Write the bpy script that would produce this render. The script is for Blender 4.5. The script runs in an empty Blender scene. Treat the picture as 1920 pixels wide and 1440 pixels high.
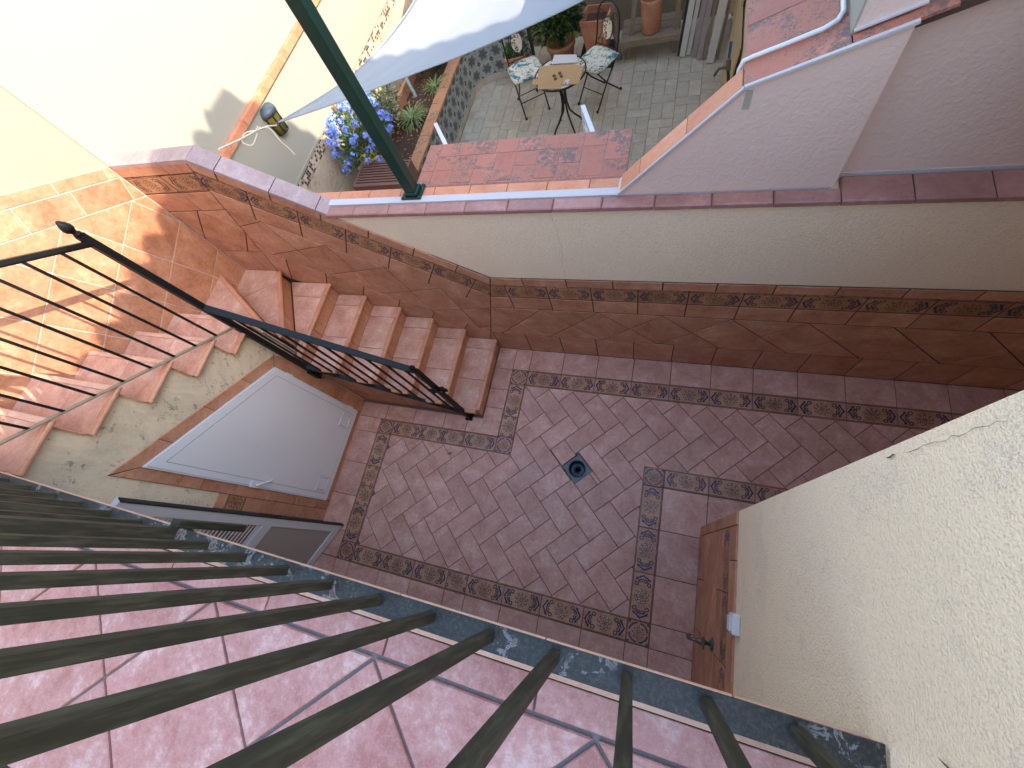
import bpy, math, random
from mathutils import Vector, Matrix
random.seed(11)
sc = bpy.context.scene
COL = sc.collection
# ------------------------------------------------------------------ camera
cd = bpy.data.cameras.new('camera'); cam = bpy.data.objects.new('camera', cd); COL.objects.link(cam)
cd.sensor_fit = 'HORIZONTAL'; cd.sensor_width = 36.0; cd.lens = 783.054 / 1920 * 36
cd.clip_start = 0.02; cd.clip_end = 4000
right = Vector((0.94346348, 0.20935135, -0.25699937))
down = Vector((0.10439118, -0.92352009, -0.36907063))
fwd = Vector((-0.31460951, 0.3213762, -0.89316191))
CM = Matrix.Identity(4)
for i in range(3):
    CM[i][0] = right[i]; CM[i][1] = -down[i]; CM[i][2] = -fwd[i]
CM[2][3] = 3.767
cam.matrix_world = CM
sc.camera = cam
# ------------------------------------------------------------------ light
SUN = Vector((1.0, -0.3125, 0.8625)).normalized()
w = bpy.data.worlds.new('World'); sc.world = w; w.use_nodes = True
wn = w.node_tree; bg = wn.nodes['Background']
sky = wn.nodes.new('ShaderNodeTexSky'); sky.sky_type = 'NISHITA'; sky.sun_disc = False
sky.sun_elevation = math.asin(SUN.z); sky.sun_rotation = math.atan2(SUN.x, SUN.y)
sky.air_density = 1.4; sky.dust_density = 1.8; sky.ozone_density = 0.5
wn.links.new(sky.outputs[0], bg.inputs[0]); bg.inputs[1].default_value = 0.15
sd = bpy.data.lights.new('sun', 'SUN'); sd.energy = 2.0; sd.angle = math.radians(0.28); sd.color = (1.0, 0.87, 0.69)
so = bpy.data.objects.new('sun', sd); COL.objects.link(so); so.rotation_euler = SUN.to_track_quat('Z', 'Y').to_euler()
so.location = (20, -6, 18)
sc.view_settings.view_transform = 'Standard'; sc.view_settings.look = 'None'
sc.view_settings.gamma = 1.0; sc.view_settings.exposure = 2.12
sc.cycles.max_bounces = 10; sc.cycles.diffuse_bounces = 6

# ------------------------------------------------------------------ node helper
class E:
    def __init__(s, nt, k): s.nt = nt; s.k = k
    def op(s, o, *a):
        n = s.nt.nodes.new('ShaderNodeMath'); n.operation = o
        for i, v in enumerate((s,) + a): put(s.nt, n.inputs[i], v)
        return E(s.nt, n.outputs[0])
    def __add__(s, o): return s.op('ADD', o)
    __radd__ = __add__
    def __sub__(s, o): return s.op('SUBTRACT', o)
    def __rsub__(s, o): return (s * -1.0) + o
    def __mul__(s, o): return s.op('MULTIPLY', o)
    __rmul__ = __mul__
    def __truediv__(s, o): return s.op('DIVIDE', o)
    def lt(s, o): return s.op('LESS_THAN', o)
    def gt(s, o): return s.op('GREATER_THAN', o)
    def abs(s): return s.op('ABSOLUTE')
    def sin(s): return s.op('SINE')
    def cos(s): return s.op('COSINE')
    def sqrt(s): return s.op('SQRT')
    def floor(s): return s.op('FLOOR')
    def fract(s): return s.op('FRACT')
    def mn(s, o): return s.op('MINIMUM', o)
    def mx(s, o): return s.op('MAXIMUM', o)
    def atan2(s, o): return s.op('ARCTAN2', o)
    def ss(s, a, b, lo=0.0, hi=1.0):
        n = s.nt.nodes.new('ShaderNodeMapRange'); n.interpolation_type = 'SMOOTHSTEP'
        put(s.nt, n.inputs[0], s)
        for i, v in enumerate((a, b, lo, hi)): n.inputs[i + 1].default_value = v
        return E(s.nt, n.outputs[0])
def put(nt, inp, v):
    if isinstance(v, E): nt.links.new(v.k, inp)
    elif isinstance(v, (int, float)): inp.default_value = v
    else: inp.default_value = tuple(v) + ((1.0,) if len(v) == 3 and len(inp.default_value) == 4 else ())
class Mt:
    def __init__(s, name):
        s.m = bpy.data.materials.new(name); s.m.use_nodes = True; s.nt = s.m.node_tree
        s.b = s.nt.nodes['Principled BSDF']
    def node(s, t): return s.nt.nodes.new(t)
    def pos(s): return E(s.nt, s.node('ShaderNodeNewGeometry').outputs['Position'])
    def obj(s): return E(s.nt, s.node('ShaderNodeTexCoord').outputs['Object'])
    def uv(s):
        u = s.node('ShaderNodeSeparateXYZ'); s.nt.links.new(s.node('ShaderNodeTexCoord').outputs['UV'], u.inputs[0])
        return E(s.nt, u.outputs[0]), E(s.nt, u.outputs[1])
    def sep(s, v):
        u = s.node('ShaderNodeSeparateXYZ'); put(s.nt, u.inputs[0], v)
        return [E(s.nt, u.outputs[i]) for i in range(3)]
    def comb(s, x, y, z):
        u = s.node('ShaderNodeCombineXYZ')
        for i, v in enumerate((x, y, z)): put(s.nt, u.inputs[i], v)
        return E(s.nt, u.outputs[0])
    def rnd(s): return E(s.nt, s.node('ShaderNodeObjectInfo').outputs['Random'])
    def vadd(s, a, b, op='ADD'):
        n = s.node('ShaderNodeVectorMath'); n.operation = op
        put(s.nt, n.inputs[0], a); put(s.nt, n.inputs[1], b)
        return E(s.nt, n.outputs[0])
    def tvec(s):
        r = s.rnd()
        return s.vadd(s.obj(), s.comb(r * 37.0, r * 71.0, r * 53.0))
    def noise(s, v, scale, detail=4, rough=0.6, dist=0.0):
        n = s.node('ShaderNodeTexNoise'); put(s.nt, n.inputs['Vector'], v)
        n.inputs['Scale'].default_value = scale; n.inputs['Detail'].default_value = detail
        n.inputs['Roughness'].default_value = rough; n.inputs['Distortion'].default_value = dist
        return E(s.nt, n.outputs[0])
    def vor(s, v, scale, feat='F1', out='Distance', rand=1.0):
        n = s.node('ShaderNodeTexVoronoi'); n.feature = feat; put(s.nt, n.inputs['Vector'], v)
        n.inputs['Scale'].default_value = scale; n.inputs['Randomness'].default_value = rand
        return E(s.nt, n.outputs[out])
    def mix(s, f, a, b):
        n = s.node('ShaderNodeMix'); n.data_type = 'RGBA'
        put(s.nt, n.inputs[0], f); put(s.nt, n.inputs[6], a); put(s.nt, n.inputs[7], b)
        return E(s.nt, n.outputs[2])
    def val(s, c, f):
        n = s.node('ShaderNodeHueSaturation'); put(s.nt, n.inputs['Value'], f); put(s.nt, n.inputs['Color'], c)
        return E(s.nt, n.outputs[0])
    def fin(s, col, rough=0.6, bump=None, strength=0.3, dist=0.01, metal=0.0, spec=0.5):
        put(s.nt, s.b.inputs['Base Color'], col); put(s.nt, s.b.inputs['Roughness'], rough)
        put(s.nt, s.b.inputs['Metallic'], metal); s.b.inputs['Specular IOR Level'].default_value = spec
        if bump is not None:
            n = s.node('ShaderNodeBump'); n.inputs['Strength'].default_value = strength
            n.inputs['Distance'].default_value = dist; put(s.nt, n.inputs['Height'], bump)
            s.nt.links.new(n.outputs[0], s.b.inputs['Normal'])
        return s.m

def tile_mat(name, dark, mid, light, s1=6.0, var=0.16, rough=0.42, blot=None):
    t = Mt(name); v = t.tvec()
    n1 = t.noise(v, s1, 5, 0.62, 0.4); n2 = t.noise(v, s1 * 7, 4, 0.7); n3 = t.noise(v, s1 * 26, 3, 0.7)
    f = n1 * 0.62 + n2 * 0.38
    c = t.mix(f.ss(0.36, 0.52), dark, mid); c = t.mix(f.ss(0.50, 0.66), c, light)
    c = t.mix(n3.ss(0.52, 0.70) * 0.38, c, light); c = t.mix(n3.ss(0.46, 0.32) * 0.30, c, dark)
    if blot: c = t.mix((n1 * 0.6 + n3 * 0.4).ss(0.47, 0.56) * n2.ss(0.40, 0.55) * 0.85, c, blot)
    c = t.val(c, t.rnd() * var + (1.0 - var / 2))
    return t.fin(c, n2 * 0.25 + (rough - 0.1), n2 * 0.6 + n3 * 0.4, 0.16, 0.004)
def stucco_mat(name, col, lump=170.0, strength=0.5, stain=(0.3, 0.27, 0.22), amt=0.35, dist=0.006, big=0.12, grain_shade=0.35):
    t = Mt(name); p = t.pos()
    a = t.noise(p, lump, 2, 0.55, 0.4); b = t.noise(p, lump * 0.35, 3, 0.55, 0.3); g = t.noise(p, 1.3, 4, 0.6); k = t.noise(p, 5.0, 5, 0.7); q = t.noise(p, lump * 1.7, 2, 0.5)
    c = t.val(t.mix(0.0, col, col), g * big * 2 + (1.0 - big))
    c = t.mix(a.ss(0.47, 0.34) * grain_shade, c, tuple(x * 0.62 for x in col))  # bump hollows coloured darker to imitate the self-shadow of the grains
    c = t.mix(k.ss(0.50, 0.66) * q.ss(0.50, 0.60) * amt, c, stain)
    return t.fin(c, 0.9, a * 0.8 + b * 0.4, strength, dist, spec=0.2)
def plain(name, col, rough=0.5, metal=0.0, spec=0.5, var=0.12, scale=25.0, bump=0.0):
    t = Mt(name); n = t.noise(t.pos(), scale, 4, 0.6)
    c = t.val(t.mix(0.0, col, col), n * var * 2 + (1.0 - var))
    return t.fin(c, n * 0.15 + (rough - 0.07), n if bump else None, bump or 0.1, 0.004, metal, spec)

M = {}
M['floor_tile'] = tile_mat('floor_tile', (0.43, 0.205, 0.152), (0.545, 0.30, 0.235), (0.66, 0.43, 0.365), 6.0, rough=0.42)
M['wall_tile'] = tile_mat('wall_tile', (0.36, 0.145, 0.075), (0.48, 0.225, 0.13), (0.60, 0.33, 0.205), 5.0, rough=0.5)
M['tread_tile'] = tile_mat('tread_tile', (0.42, 0.20, 0.14), (0.53, 0.30, 0.225), (0.64, 0.44, 0.36), 6.0, rough=0.45)
M['balcony_tile'] = tile_mat('balcony_tile', (0.36, 0.145, 0.125), (0.45, 0.225, 0.20), (0.60, 0.41, 0.39), 6.0, rough=0.55)
M['nosing'] = tile_mat('nosing', (0.44, 0.18, 0.10), (0.52, 0.25, 0.15), (0.58, 0.32, 0.21), 8.0, rough=0.4)
M['edge_tile'] = tile_mat('edge_tile', (0.50, 0.28, 0.19), (0.58, 0.35, 0.25), (0.64, 0.43, 0.33), 8.0, rough=0.45)
M['coping_tile'] = tile_mat('coping_tile', (0.27, 0.12, 0.10), (0.34, 0.165, 0.14), (0.42, 0.23, 0.205), 5.0, rough=0.5)
M['stair_coping'] = tile_mat('stair_coping', (0.29, 0.195, 0.19), (0.36, 0.255, 0.25), (0.45, 0.345, 0.34), 7.0, rough=0.4)
M['slab_tile'] = tile_mat('slab_tile', (0.36, 0.115, 0.075), (0.43, 0.155, 0.10), (0.49, 0.21, 0.15), 4.0, rough=0.6, blot=(0.11, 0.085, 0.075))
M['orange_tile'] = tile_mat('orange_tile', (0.52, 0.18, 0.09), (0.60, 0.24, 0.13), (0.66, 0.31, 0.19), 4.0, rough=0.6)
M['planter_cap'] = tile_mat('planter_cap', (0.50, 0.22, 0.11), (0.58, 0.28, 0.15), (0.62, 0.35, 0.21), 5.0, rough=0.7, blot=(0.2, 0.12, 0.07))
M['patio_tile'] = tile_mat('patio_tile', (0.43, 0.37, 0.27), (0.54, 0.47, 0.36), (0.63, 0.565, 0.455), 5.0, rough=0.55)
M['stone'] = tile_mat('stone_slab', (0.38, 0.29, 0.20), (0.55, 0.46, 0.35), (0.66, 0.58, 0.46), 3.0, rough=0.6)
M['pot'] = tile_mat('terracotta_pot', (0.45, 0.17, 0.09), (0.56, 0.25, 0.14), (0.62, 0.36, 0.25), 6.0, rough=0.75)
M['grout'] = plain('grout_floor', (0.15, 0.088, 0.072), 0.9, bump=0.3, scale=90)
M['grout_wall'] = plain('grout_wall', (0.075, 0.042, 0.03), 0.9, bump=0.3, scale=90)
M['grout_pale'] = plain('grout_pale', (0.58, 0.50, 0.46), 0.9, bump=0.3, scale=90)
M['grout_slab'] = plain('grout_slab', (0.42, 0.27, 0.23), 0.9)
M['grout_grey'] = plain('grout_grey', (0.19, 0.185, 0.19), 0.9, var=0.3, bump=0.5, scale=120)
M['grout_patio'] = plain('grout_patio', (0.17, 0.15, 0.12), 0.9)
M['cream'] = stucco_mat('cream_stucco', (0.93, 0.755, 0.54), 190.0, 0.65, (0.42, 0.39, 0.35), 0.5, 0.008, 0.05, 0.38)
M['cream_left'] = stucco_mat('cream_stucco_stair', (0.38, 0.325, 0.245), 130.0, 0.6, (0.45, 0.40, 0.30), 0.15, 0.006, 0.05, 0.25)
M['beige'] = stucco_mat('beige_stucco', (0.90, 0.725, 0.53), 150.0, 0.7, (0.45, 0.39, 0.31), 0.15, 0.008, 0.05, 0.25)
def damp_mat():
    t = Mt('stringer_render'); p = t.pos(); x, y, z = t.sep(p)
    a = t.noise(p, 45.0, 3, 0.6); g = t.noise(p, 2.2, 5, 0.68, 0.5); f = t.noise(p, 16.0, 5, 0.7); h = t.noise(p, 70.0, 3, 0.6)
    c = t.val(t.mix(0.0, (0.70, 0.57, 0.40), (0.6, 0.5, 0.35)), a * 0.16 + 0.92)
    c = t.mix(g.ss(0.46, 0.64) * 0.45, c, (0.36, 0.31, 0.24))
    c = t.mix(f.ss(0.56, 0.66) * g.ss(0.44, 0.56) * 0.75, c, (0.17, 0.155, 0.13))
    c = t.mix(h.ss(0.62, 0.70) * f.ss(0.50, 0.60) * 0.6, c, (0.12, 0.11, 0.09))
    return t.fin(c, 0.92, a, 0.4, 0.006, spec=0.2)
M['stringer'] = damp_mat()
M['lilac'] = stucco_mat('lilac_plaster', (0.70, 0.53, 0.47), 60.0, 0.5, (0.5, 0.4, 0.38), 0.15, 0.006, 0.04, 0.05)
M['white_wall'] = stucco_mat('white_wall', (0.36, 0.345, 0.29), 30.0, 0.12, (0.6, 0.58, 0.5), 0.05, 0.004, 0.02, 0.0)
M['white_band'] = stucco_mat('white_band', (0.52, 0.49, 0.50), 70.0, 0.5, (0.45, 0.43, 0.42), 0.25, 0.006, 0.05, 0.1)
M['house_inside'] = plain('house_inside', (0.35, 0.30, 0.24), 0.9)
M['roof'] = tile_mat('roof_tile', (0.35, 0.14, 0.08), (0.45, 0.2, 0.11), (0.5, 0.27, 0.16), 5.0)
M['black_metal'] = plain('black_metal', (0.006, 0.007, 0.007), 0.5, 0.0, 0.3, 0.3)
M['teal_metal'] = plain('dark_teal_metal', (0.005, 0.011, 0.014), 0.55, 0.0, 0.25, 0.3)
M['green_metal'] = plain('green_post_paint', (0.004, 0.028, 0.019), 0.3, 0.0, 0.5, 0.06)
M['worn_bar'] = plain('worn_bar', (0.23, 0.19, 0.13), 0.6, var=0.3)
M['wire'] = plain('wire_black', (0.012, 0.012, 0.013), 0.45)
M['white_plastic'] = plain('white_plastic', (0.70, 0.70, 0.72), 0.35, var=0.03)
M['white_panel'] = plain('white_panel', (0.70, 0.685, 0.69), 0.30, var=0.05, scale=3)
M['groove'] = plain('groove_shadow', (0.22, 0.21, 0.22), 0.7)
M['gasket'] = plain('gasket', (0.01, 0.01, 0.01), 0.6)
M['screen'] = plain('panel_beige', (0.42, 0.37, 0.33), 0.5, var=0.04)
M['brass'] = plain('aged_brass', (0.13, 0.12, 0.075), 0.42, 0.6, var=0.4, scale=60)
M['brass_green'] = plain('verdigris', (0.05, 0.10, 0.085), 0.6, 0.2, var=0.3)
M['zinc'] = plain('zinc_plate', (0.12, 0.14, 0.145), 0.5, 0.2, var=0.25, scale=50)
M['drain_dark'] = plain('drain_dark', (0.02, 0.035, 0.055), 0.25, 0.2)
M['soil'] = plain('soil', (0.085, 0.045, 0.028), 0.95, var=0.5, scale=40, bump=0.8)
M['earth'] = plain('earth', (0.18, 0.15, 0.11), 0.95)
M['wood_grey'] = plain('weathered_wood', (0.27, 0.21, 0.14), 0.8, var=0.35, scale=30, bump=0.4)
M['wood_white'] = plain('painted_wood', (0.62, 0.59, 0.52), 0.6, var=0.12, scale=20)
M['wood_mauve'] = plain('faded_wood', (0.36, 0.30, 0.28), 0.7, var=0.15, scale=20)
M['wood_yellow'] = plain('stake_wood', (0.55, 0.30, 0.07), 0.7, var=0.25, scale=40)
M['plywood'] = plain('plywood', (0.52, 0.38, 0.20), 0.7, var=0.15, scale=15)
M['pale_blue'] = plain('pale_blue_metal', (0.50, 0.66, 0.68), 0.4)
M['dark_box'] = plain('dark_plastic', (0.02, 0.03, 0.035), 0.5)
M['blue_plastic'] = plain('blue_plastic', (0.02, 0.07, 0.22), 0.4)
M['brown_plastic'] = plain('brown_crate', (0.17, 0.085, 0.065), 0.55, var=0.15)
M['crate_dark'] = plain('crate_inside', (0.05, 0.025, 0.02), 0.8)
M['yellow'] = plain('yellow_plastic', (0.75, 0.55, 0.02), 0.4)
M['card'] = plain('cardboard', (0.56, 0.36, 0.18), 0.8, var=0.06, scale=8)
M['red'] = plain('red_print', (0.6, 0.05, 0.06), 0.6)
M['rope'] = plain('rope', (0.66, 0.58, 0.45), 0.8)
M['lamp_top'] = plain('lamp_metal', (0.10, 0.125, 0.15), 0.4, 0.2)
M['lamp_glass'] = plain('lamp_glass', (0.30, 0.24, 0.05), 0.2, var=0.25, scale=12)
M['bark'] = plain('bark', (0.13, 0.09, 0.06), 0.9, var=0.4, bump=0.6)
M['petal'] = plain('plumbago_petal', (0.24, 0.36, 0.86), 0.6, var=0.15, scale=30)
M['pink'] = plain('pink_petal', (0.45, 0.12, 0.25), 0.6)
M['dry_leaf'] = plain('dry_leaf', (0.42, 0.24, 0.08), 0.8, var=0.4, scale=60)
def leaf_mat(name, a, b, c, edge=None):
    t = Mt(name); n = t.noise(t.pos(), 14.0, 2, 0.5); k = t.noise(t.pos(), 60.0, 2, 0.5)
    col = t.mix(n.ss(0.35, 0.6), a, b); col = t.mix(k.ss(0.5, 0.7), col, c)
    t.b.inputs['Subsurface Weight'].default_value = 0.0
    return t.fin(col, 0.45, spec=0.4)
M['leaf_mid'] = leaf_mat('leaf_mid', (0.04, 0.11, 0.025), (0.07, 0.17, 0.035), (0.12, 0.22, 0.05))
M['leaf_dark'] = leaf_mat('leaf_dark', (0.012, 0.04, 0.012), (0.022, 0.065, 0.02), (0.05, 0.09, 0.03))
M['leaf_varieg'] = leaf_mat('leaf_variegated', (0.11, 0.15, 0.06), (0.42, 0.42, 0.26), (0.6, 0.58, 0.42))
M['leaf_spider'] = leaf_mat('leaf_spider', (0.13, 0.21, 0.06), (0.26, 0.33, 0.12), (0.42, 0.46, 0.24))
M['leaf_olive'] = leaf_mat('leaf_olive', (0.04, 0.085, 0.015), (0.09, 0.14, 0.03), (0.18, 0.22, 0.05))

def listel_mat(name, corner=False, c0=(0.33, 0.155, 0.09), c1=(0.45, 0.25, 0.16), c2=(0.54, 0.34, 0.235)):
    t = Mt(name); s, q = t.uv(); v = t.tvec()
    wob = t.noise(v, 40.0, 2, 0.5) * 0.05 - 0.025
    a = s.abs() + wob; b = q.abs() + wob
    r = (s * s + q * q).sqrt() + wob; th = q.atan2(s)
    pet = (th * 4.0).cos().abs()
    flower = (r - (pet * 0.13 + 0.11)).abs().lt(0.026)
    flower2 = (r - ((th * 4.0).sin().abs() * 0.05 + 0.05)).abs().lt(0.02)
    core = r.lt(0.035)
    n1 = t.noise(v, 9.0, 4, 0.6); n2 = t.noise(v, 60.0, 3, 0.6)
    base = t.mix(n1.ss(0.35, 0.65), c0, c1)
    base = t.mix(n2.ss(0.5, 0.7) * 0.5, base, c2)
    green = (0.025, 0.03, 0.035); navy = (0.022, 0.012, 0.09); brown = (0.09, 0.03, 0.016)
    line = flower.mx(flower2).mx(core)
    if corner:
        arcs = (r - 0.40).abs().lt(0.035) * (th * 2.0).sin().abs().gt(0.30)
        edge = (a.mx(b) - 0.465).abs().lt(0.012)
        dots = (a - 0.40).abs().lt(0.05) * (b - 0.40).abs().lt(0.05)
        c = t.mix(line.mx(dots) * 0.85, base, green)
        c = t.mix(arcs * 0.9, c, navy)
    else:
        ring = (r - 0.31).abs().lt(0.016) * (th * 9.0).sin().gt(-0.5)
        def circ(x, y, rad, wd): return ((((a - x) * (a - x)) + ((b - y) * (b - y))).sqrt() - rad).abs().lt(wd)
        sc1 = circ(0.52, 0.27, 0.075, 0.026); sc2 = circ(0.66, 0.10, 0.065, 0.024); sc3 = circ(0.40, 0.13, 0.10, 0.016)
        wave = (b - ((a * 9.0).sin() * 0.10 + 0.24)).abs().lt(0.024) * a.gt(0.58) * a.lt(0.80)
        stem = b.lt(0.018) * a.gt(0.45) * a.lt(0.76)
        bud = ((a - 0.60).abs() * 1.5 + (b - 0.36).abs()).lt(0.05)
        chev = ((a - 0.90) + b * 0.62).abs().lt(0.042) * b.lt(0.34)
        chev2 = ((a - 0.76) + b * 0.75).abs().lt(0.022) * b.lt(0.22)
        edge = (b - 0.445).abs().lt(0.022)
        c = t.mix(line.mx(ring).mx(sc1).mx(sc2).mx(wave).mx(chev2) * 0.95, base, green)
        c = t.mix(chev, c, navy)
    c = t.mix(edge * 0.9, c, brown)
    c = t.val(c, t.rnd() * 0.2 + 0.9)
    return t.fin(c, 0.4, n2, 0.1, 0.003)
M['listel_wall'] = listel_mat('wall_border_print', False, (0.30, 0.135, 0.06), (0.43, 0.215, 0.105), (0.50, 0.28, 0.15))
M['listel'] = listel_mat('border_tile_print'); M['listel_corner'] = listel_mat('border_corner_print', True)

def hydraulic_mat():
    t = Mt('patterned_grey_tile'); s, q = t.uv(); v = t.tvec()
    r = (s * s + q * q).sqrt(); th = q.atan2(s)
    star = r.lt((th * 3.0).cos().abs() * 0.14 + 0.16)
    ring = (r - ((th * 3.0).cos().abs() * 0.14 + 0.30)).abs().lt(0.025)
    ring2 = (r - ((th * 3.0).cos().abs() * 0.14 + 0.40)).abs().lt(0.022)
    cx = s.abs() - 0.5; cy = q.abs() - 0.5; rc = (cx * cx + cy * cy).sqrt()
    cor = rc.lt(0.16); ringc = (rc - 0.22).abs().lt(0.02)
    n = t.noise(v, 12.0, 4, 0.6)
    base = t.mix(n.ss(0.35, 0.65), (0.20, 0.225, 0.20), (0.30, 0.315, 0.29))
    c = t.mix(ring.mx(ring2).mx(ringc) * 0.85, base, (0.58, 0.58, 0.54))
    c = t.mix(star.mx(cor) * 0.85, c, (0.085, 0.095, 0.095))
    return t.fin(t.val(c, t.rnd() * 0.2 + 0.9), 0.5)
M['hydraulic'] = hydraulic_mat()
def mosaic_mat():
    t = Mt('mosaic_strip'); x, y, z = t.sep(t.pos())
    k = 1 / 0.032
    cell = t.comb((y * k).floor(), (z * k).floor(), 3.0)
    n = t.node('ShaderNodeTexWhiteNoise'); put(t.nt, n.inputs[0], cell); f = E(t.nt, n.outputs[0])
    c = t.mix(f.gt(0.62), (0.62, 0.50, 0.38), (0.07, 0.045, 0.035)); c = t.mix(f.lt(0.22), c, (0.42, 0.31, 0.22))
    g = (y * k).fract().lt(0.1).mx((z * k).fract().lt(0.1))
    return t.fin(t.mix(g, c, (0.55, 0.5, 0.44)), 0.35)
M['mosaic'] = mosaic_mat()
def disc_mosaic():
    t = Mt('pebble_mosaic'); v = t.obj()
    e = t.vor(v, 32.0, 'DISTANCE_TO_EDGE'); cc = t.vor(v, 32.0, 'F1', 'Color'); f = t.sep(cc)[0]
    c = t.mix(f.gt(0.62), (0.72, 0.64, 0.52), (0.20, 0.13, 0.11))
    return t.fin(t.mix(e.lt(0.07), c, (0.76, 0.70, 0.60)), 0.5)
M['disc'] = disc_mosaic()
def cushion_mat():
    t = Mt('leaf_print_cotton'); v = t.vadd(t.obj(), t.comb(t.rnd() * 9, t.rnd() * 4, 0.0))
    x, y, z = t.sep(v)
    n = t.noise(v, 7.0, 2, 0.5, 1.2); n2 = t.noise(v, 10.0, 2, 0.5, 2.0)
    fr = ((x * 60.0 + n * 30.0).sin() * (y * 30.0 + n2 * 40.0).sin())
    c = t.mix(n2.ss(0.52, 0.56) * fr.abs().gt(0.35), (0.74, 0.71, 0.60), (0.22, 0.22, 0.13))
    c = t.mix(n.ss(0.56, 0.59) * fr.gt(-0.5), c, (0.03, 0.22, 0.30))
    return t.fin(c, 0.85, t.noise(v, 60, 2), 0.15, 0.004)
M['cushion'] = cushion_mat()
def bar_mat():
    t = Mt('weathered_flat_bar'); p = t.pos()
    n = t.noise(p, 22.0, 6, 0.7, 0.6); k = t.noise(p, 7.0, 3, 0.6); m = t.noise(p, 140.0, 3, 0.6)
    c = t.mix(m.ss(0.4, 0.7), (0.016, 0.017, 0.015), (0.040, 0.041, 0.036))
    sp = n.ss(0.535, 0.57) * k.ss(0.47, 0.55)
    c = t.mix(sp, c, (0.18, 0.195, 0.205)); c = t.mix(n.ss(0.575, 0.61) * k.ss(0.46, 0.56), c, (0.11, 0.055, 0.035))
    return t.fin(c, 0.45, n, 0.3, 0.004)
M['bar'] = bar_mat()
def olive_mat():
    t = Mt('olive_baluster_paint'); p = t.pos()
    n = t.noise(t.vadd(p, (1.0, 1.0, 0.12), 'MULTIPLY'), 90.0, 4, 0.6)
    c = t.mix(n.ss(0.4, 0.7), (0.026, 0.0255, 0.017), (0.055, 0.053, 0.036))
    return t.fin(c, 0.6, n, 0.08, 0.003, spec=0.25)
M['olive'] = olive_mat()
def sail_mat():
    t = Mt('shade_sail_cloth'); p = t.pos(); n = t.noise(p, 500.0, 2, 0.5); k = t.noise(p, 3.0, 3, 0.5)
    d = t.noise(p, 30.0, 2, 0.4).gt(0.78)
    c = t.val(t.mix(0.0, (0.47, 0.49, 0.51), (0.6, 0.6, 0.6)), k * 0.14 + 0.93)
    c = t.mix(d * 0.5, c, (0.35, 0.36, 0.38))
    m_ = t.fin(c, 0.8, n, 0.2, 0.002, spec=0.2)
    tr = t.node('ShaderNodeBsdfTranslucent'); tr.inputs[0].default_value = (0.62, 0.66, 0.70, 1)
    mx = t.node('ShaderNodeMixShader'); mx.inputs[0].default_value = 0.45
    t.nt.links.new(t.b.outputs[0], mx.inputs[1]); t.nt.links.new(tr.outputs[0], mx.inputs[2])
    t.nt.links.new(mx.outputs[0], t.nt.nodes['Material Output'].inputs[0])
    return m_
M['sail'] = sail_mat()

# ------------------------------------------------------------------ object helper
W = {}
def link(name, data, mat=None, parent=None, mw=None, label=None, cat=None, group=None, kind=None):
    o = bpy.data.objects.new(name, data); COL.objects.link(o)
    mw = mw or Matrix.Identity(4); W[o] = mw
    if parent is not None:
        o.parent = parent; o.matrix_basis = W[parent].inverted() @ mw
    else: o.matrix_basis = mw
    if data is not None and mat is not None and not data.materials: data.materials.append(M[mat])
    if label: o['label'] = label
    if cat: o['category'] = cat
    if group: o['group'] = group
    if kind: o['kind'] = kind
    return o
def thing(name, label, cat, loc=(0, 0, 0), group=None, rz=0.0):
    return link(name, None, None, None, Matrix.Translation(loc) @ Matrix.Rotation(rz, 4, 'Z'), label, cat, group)

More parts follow.
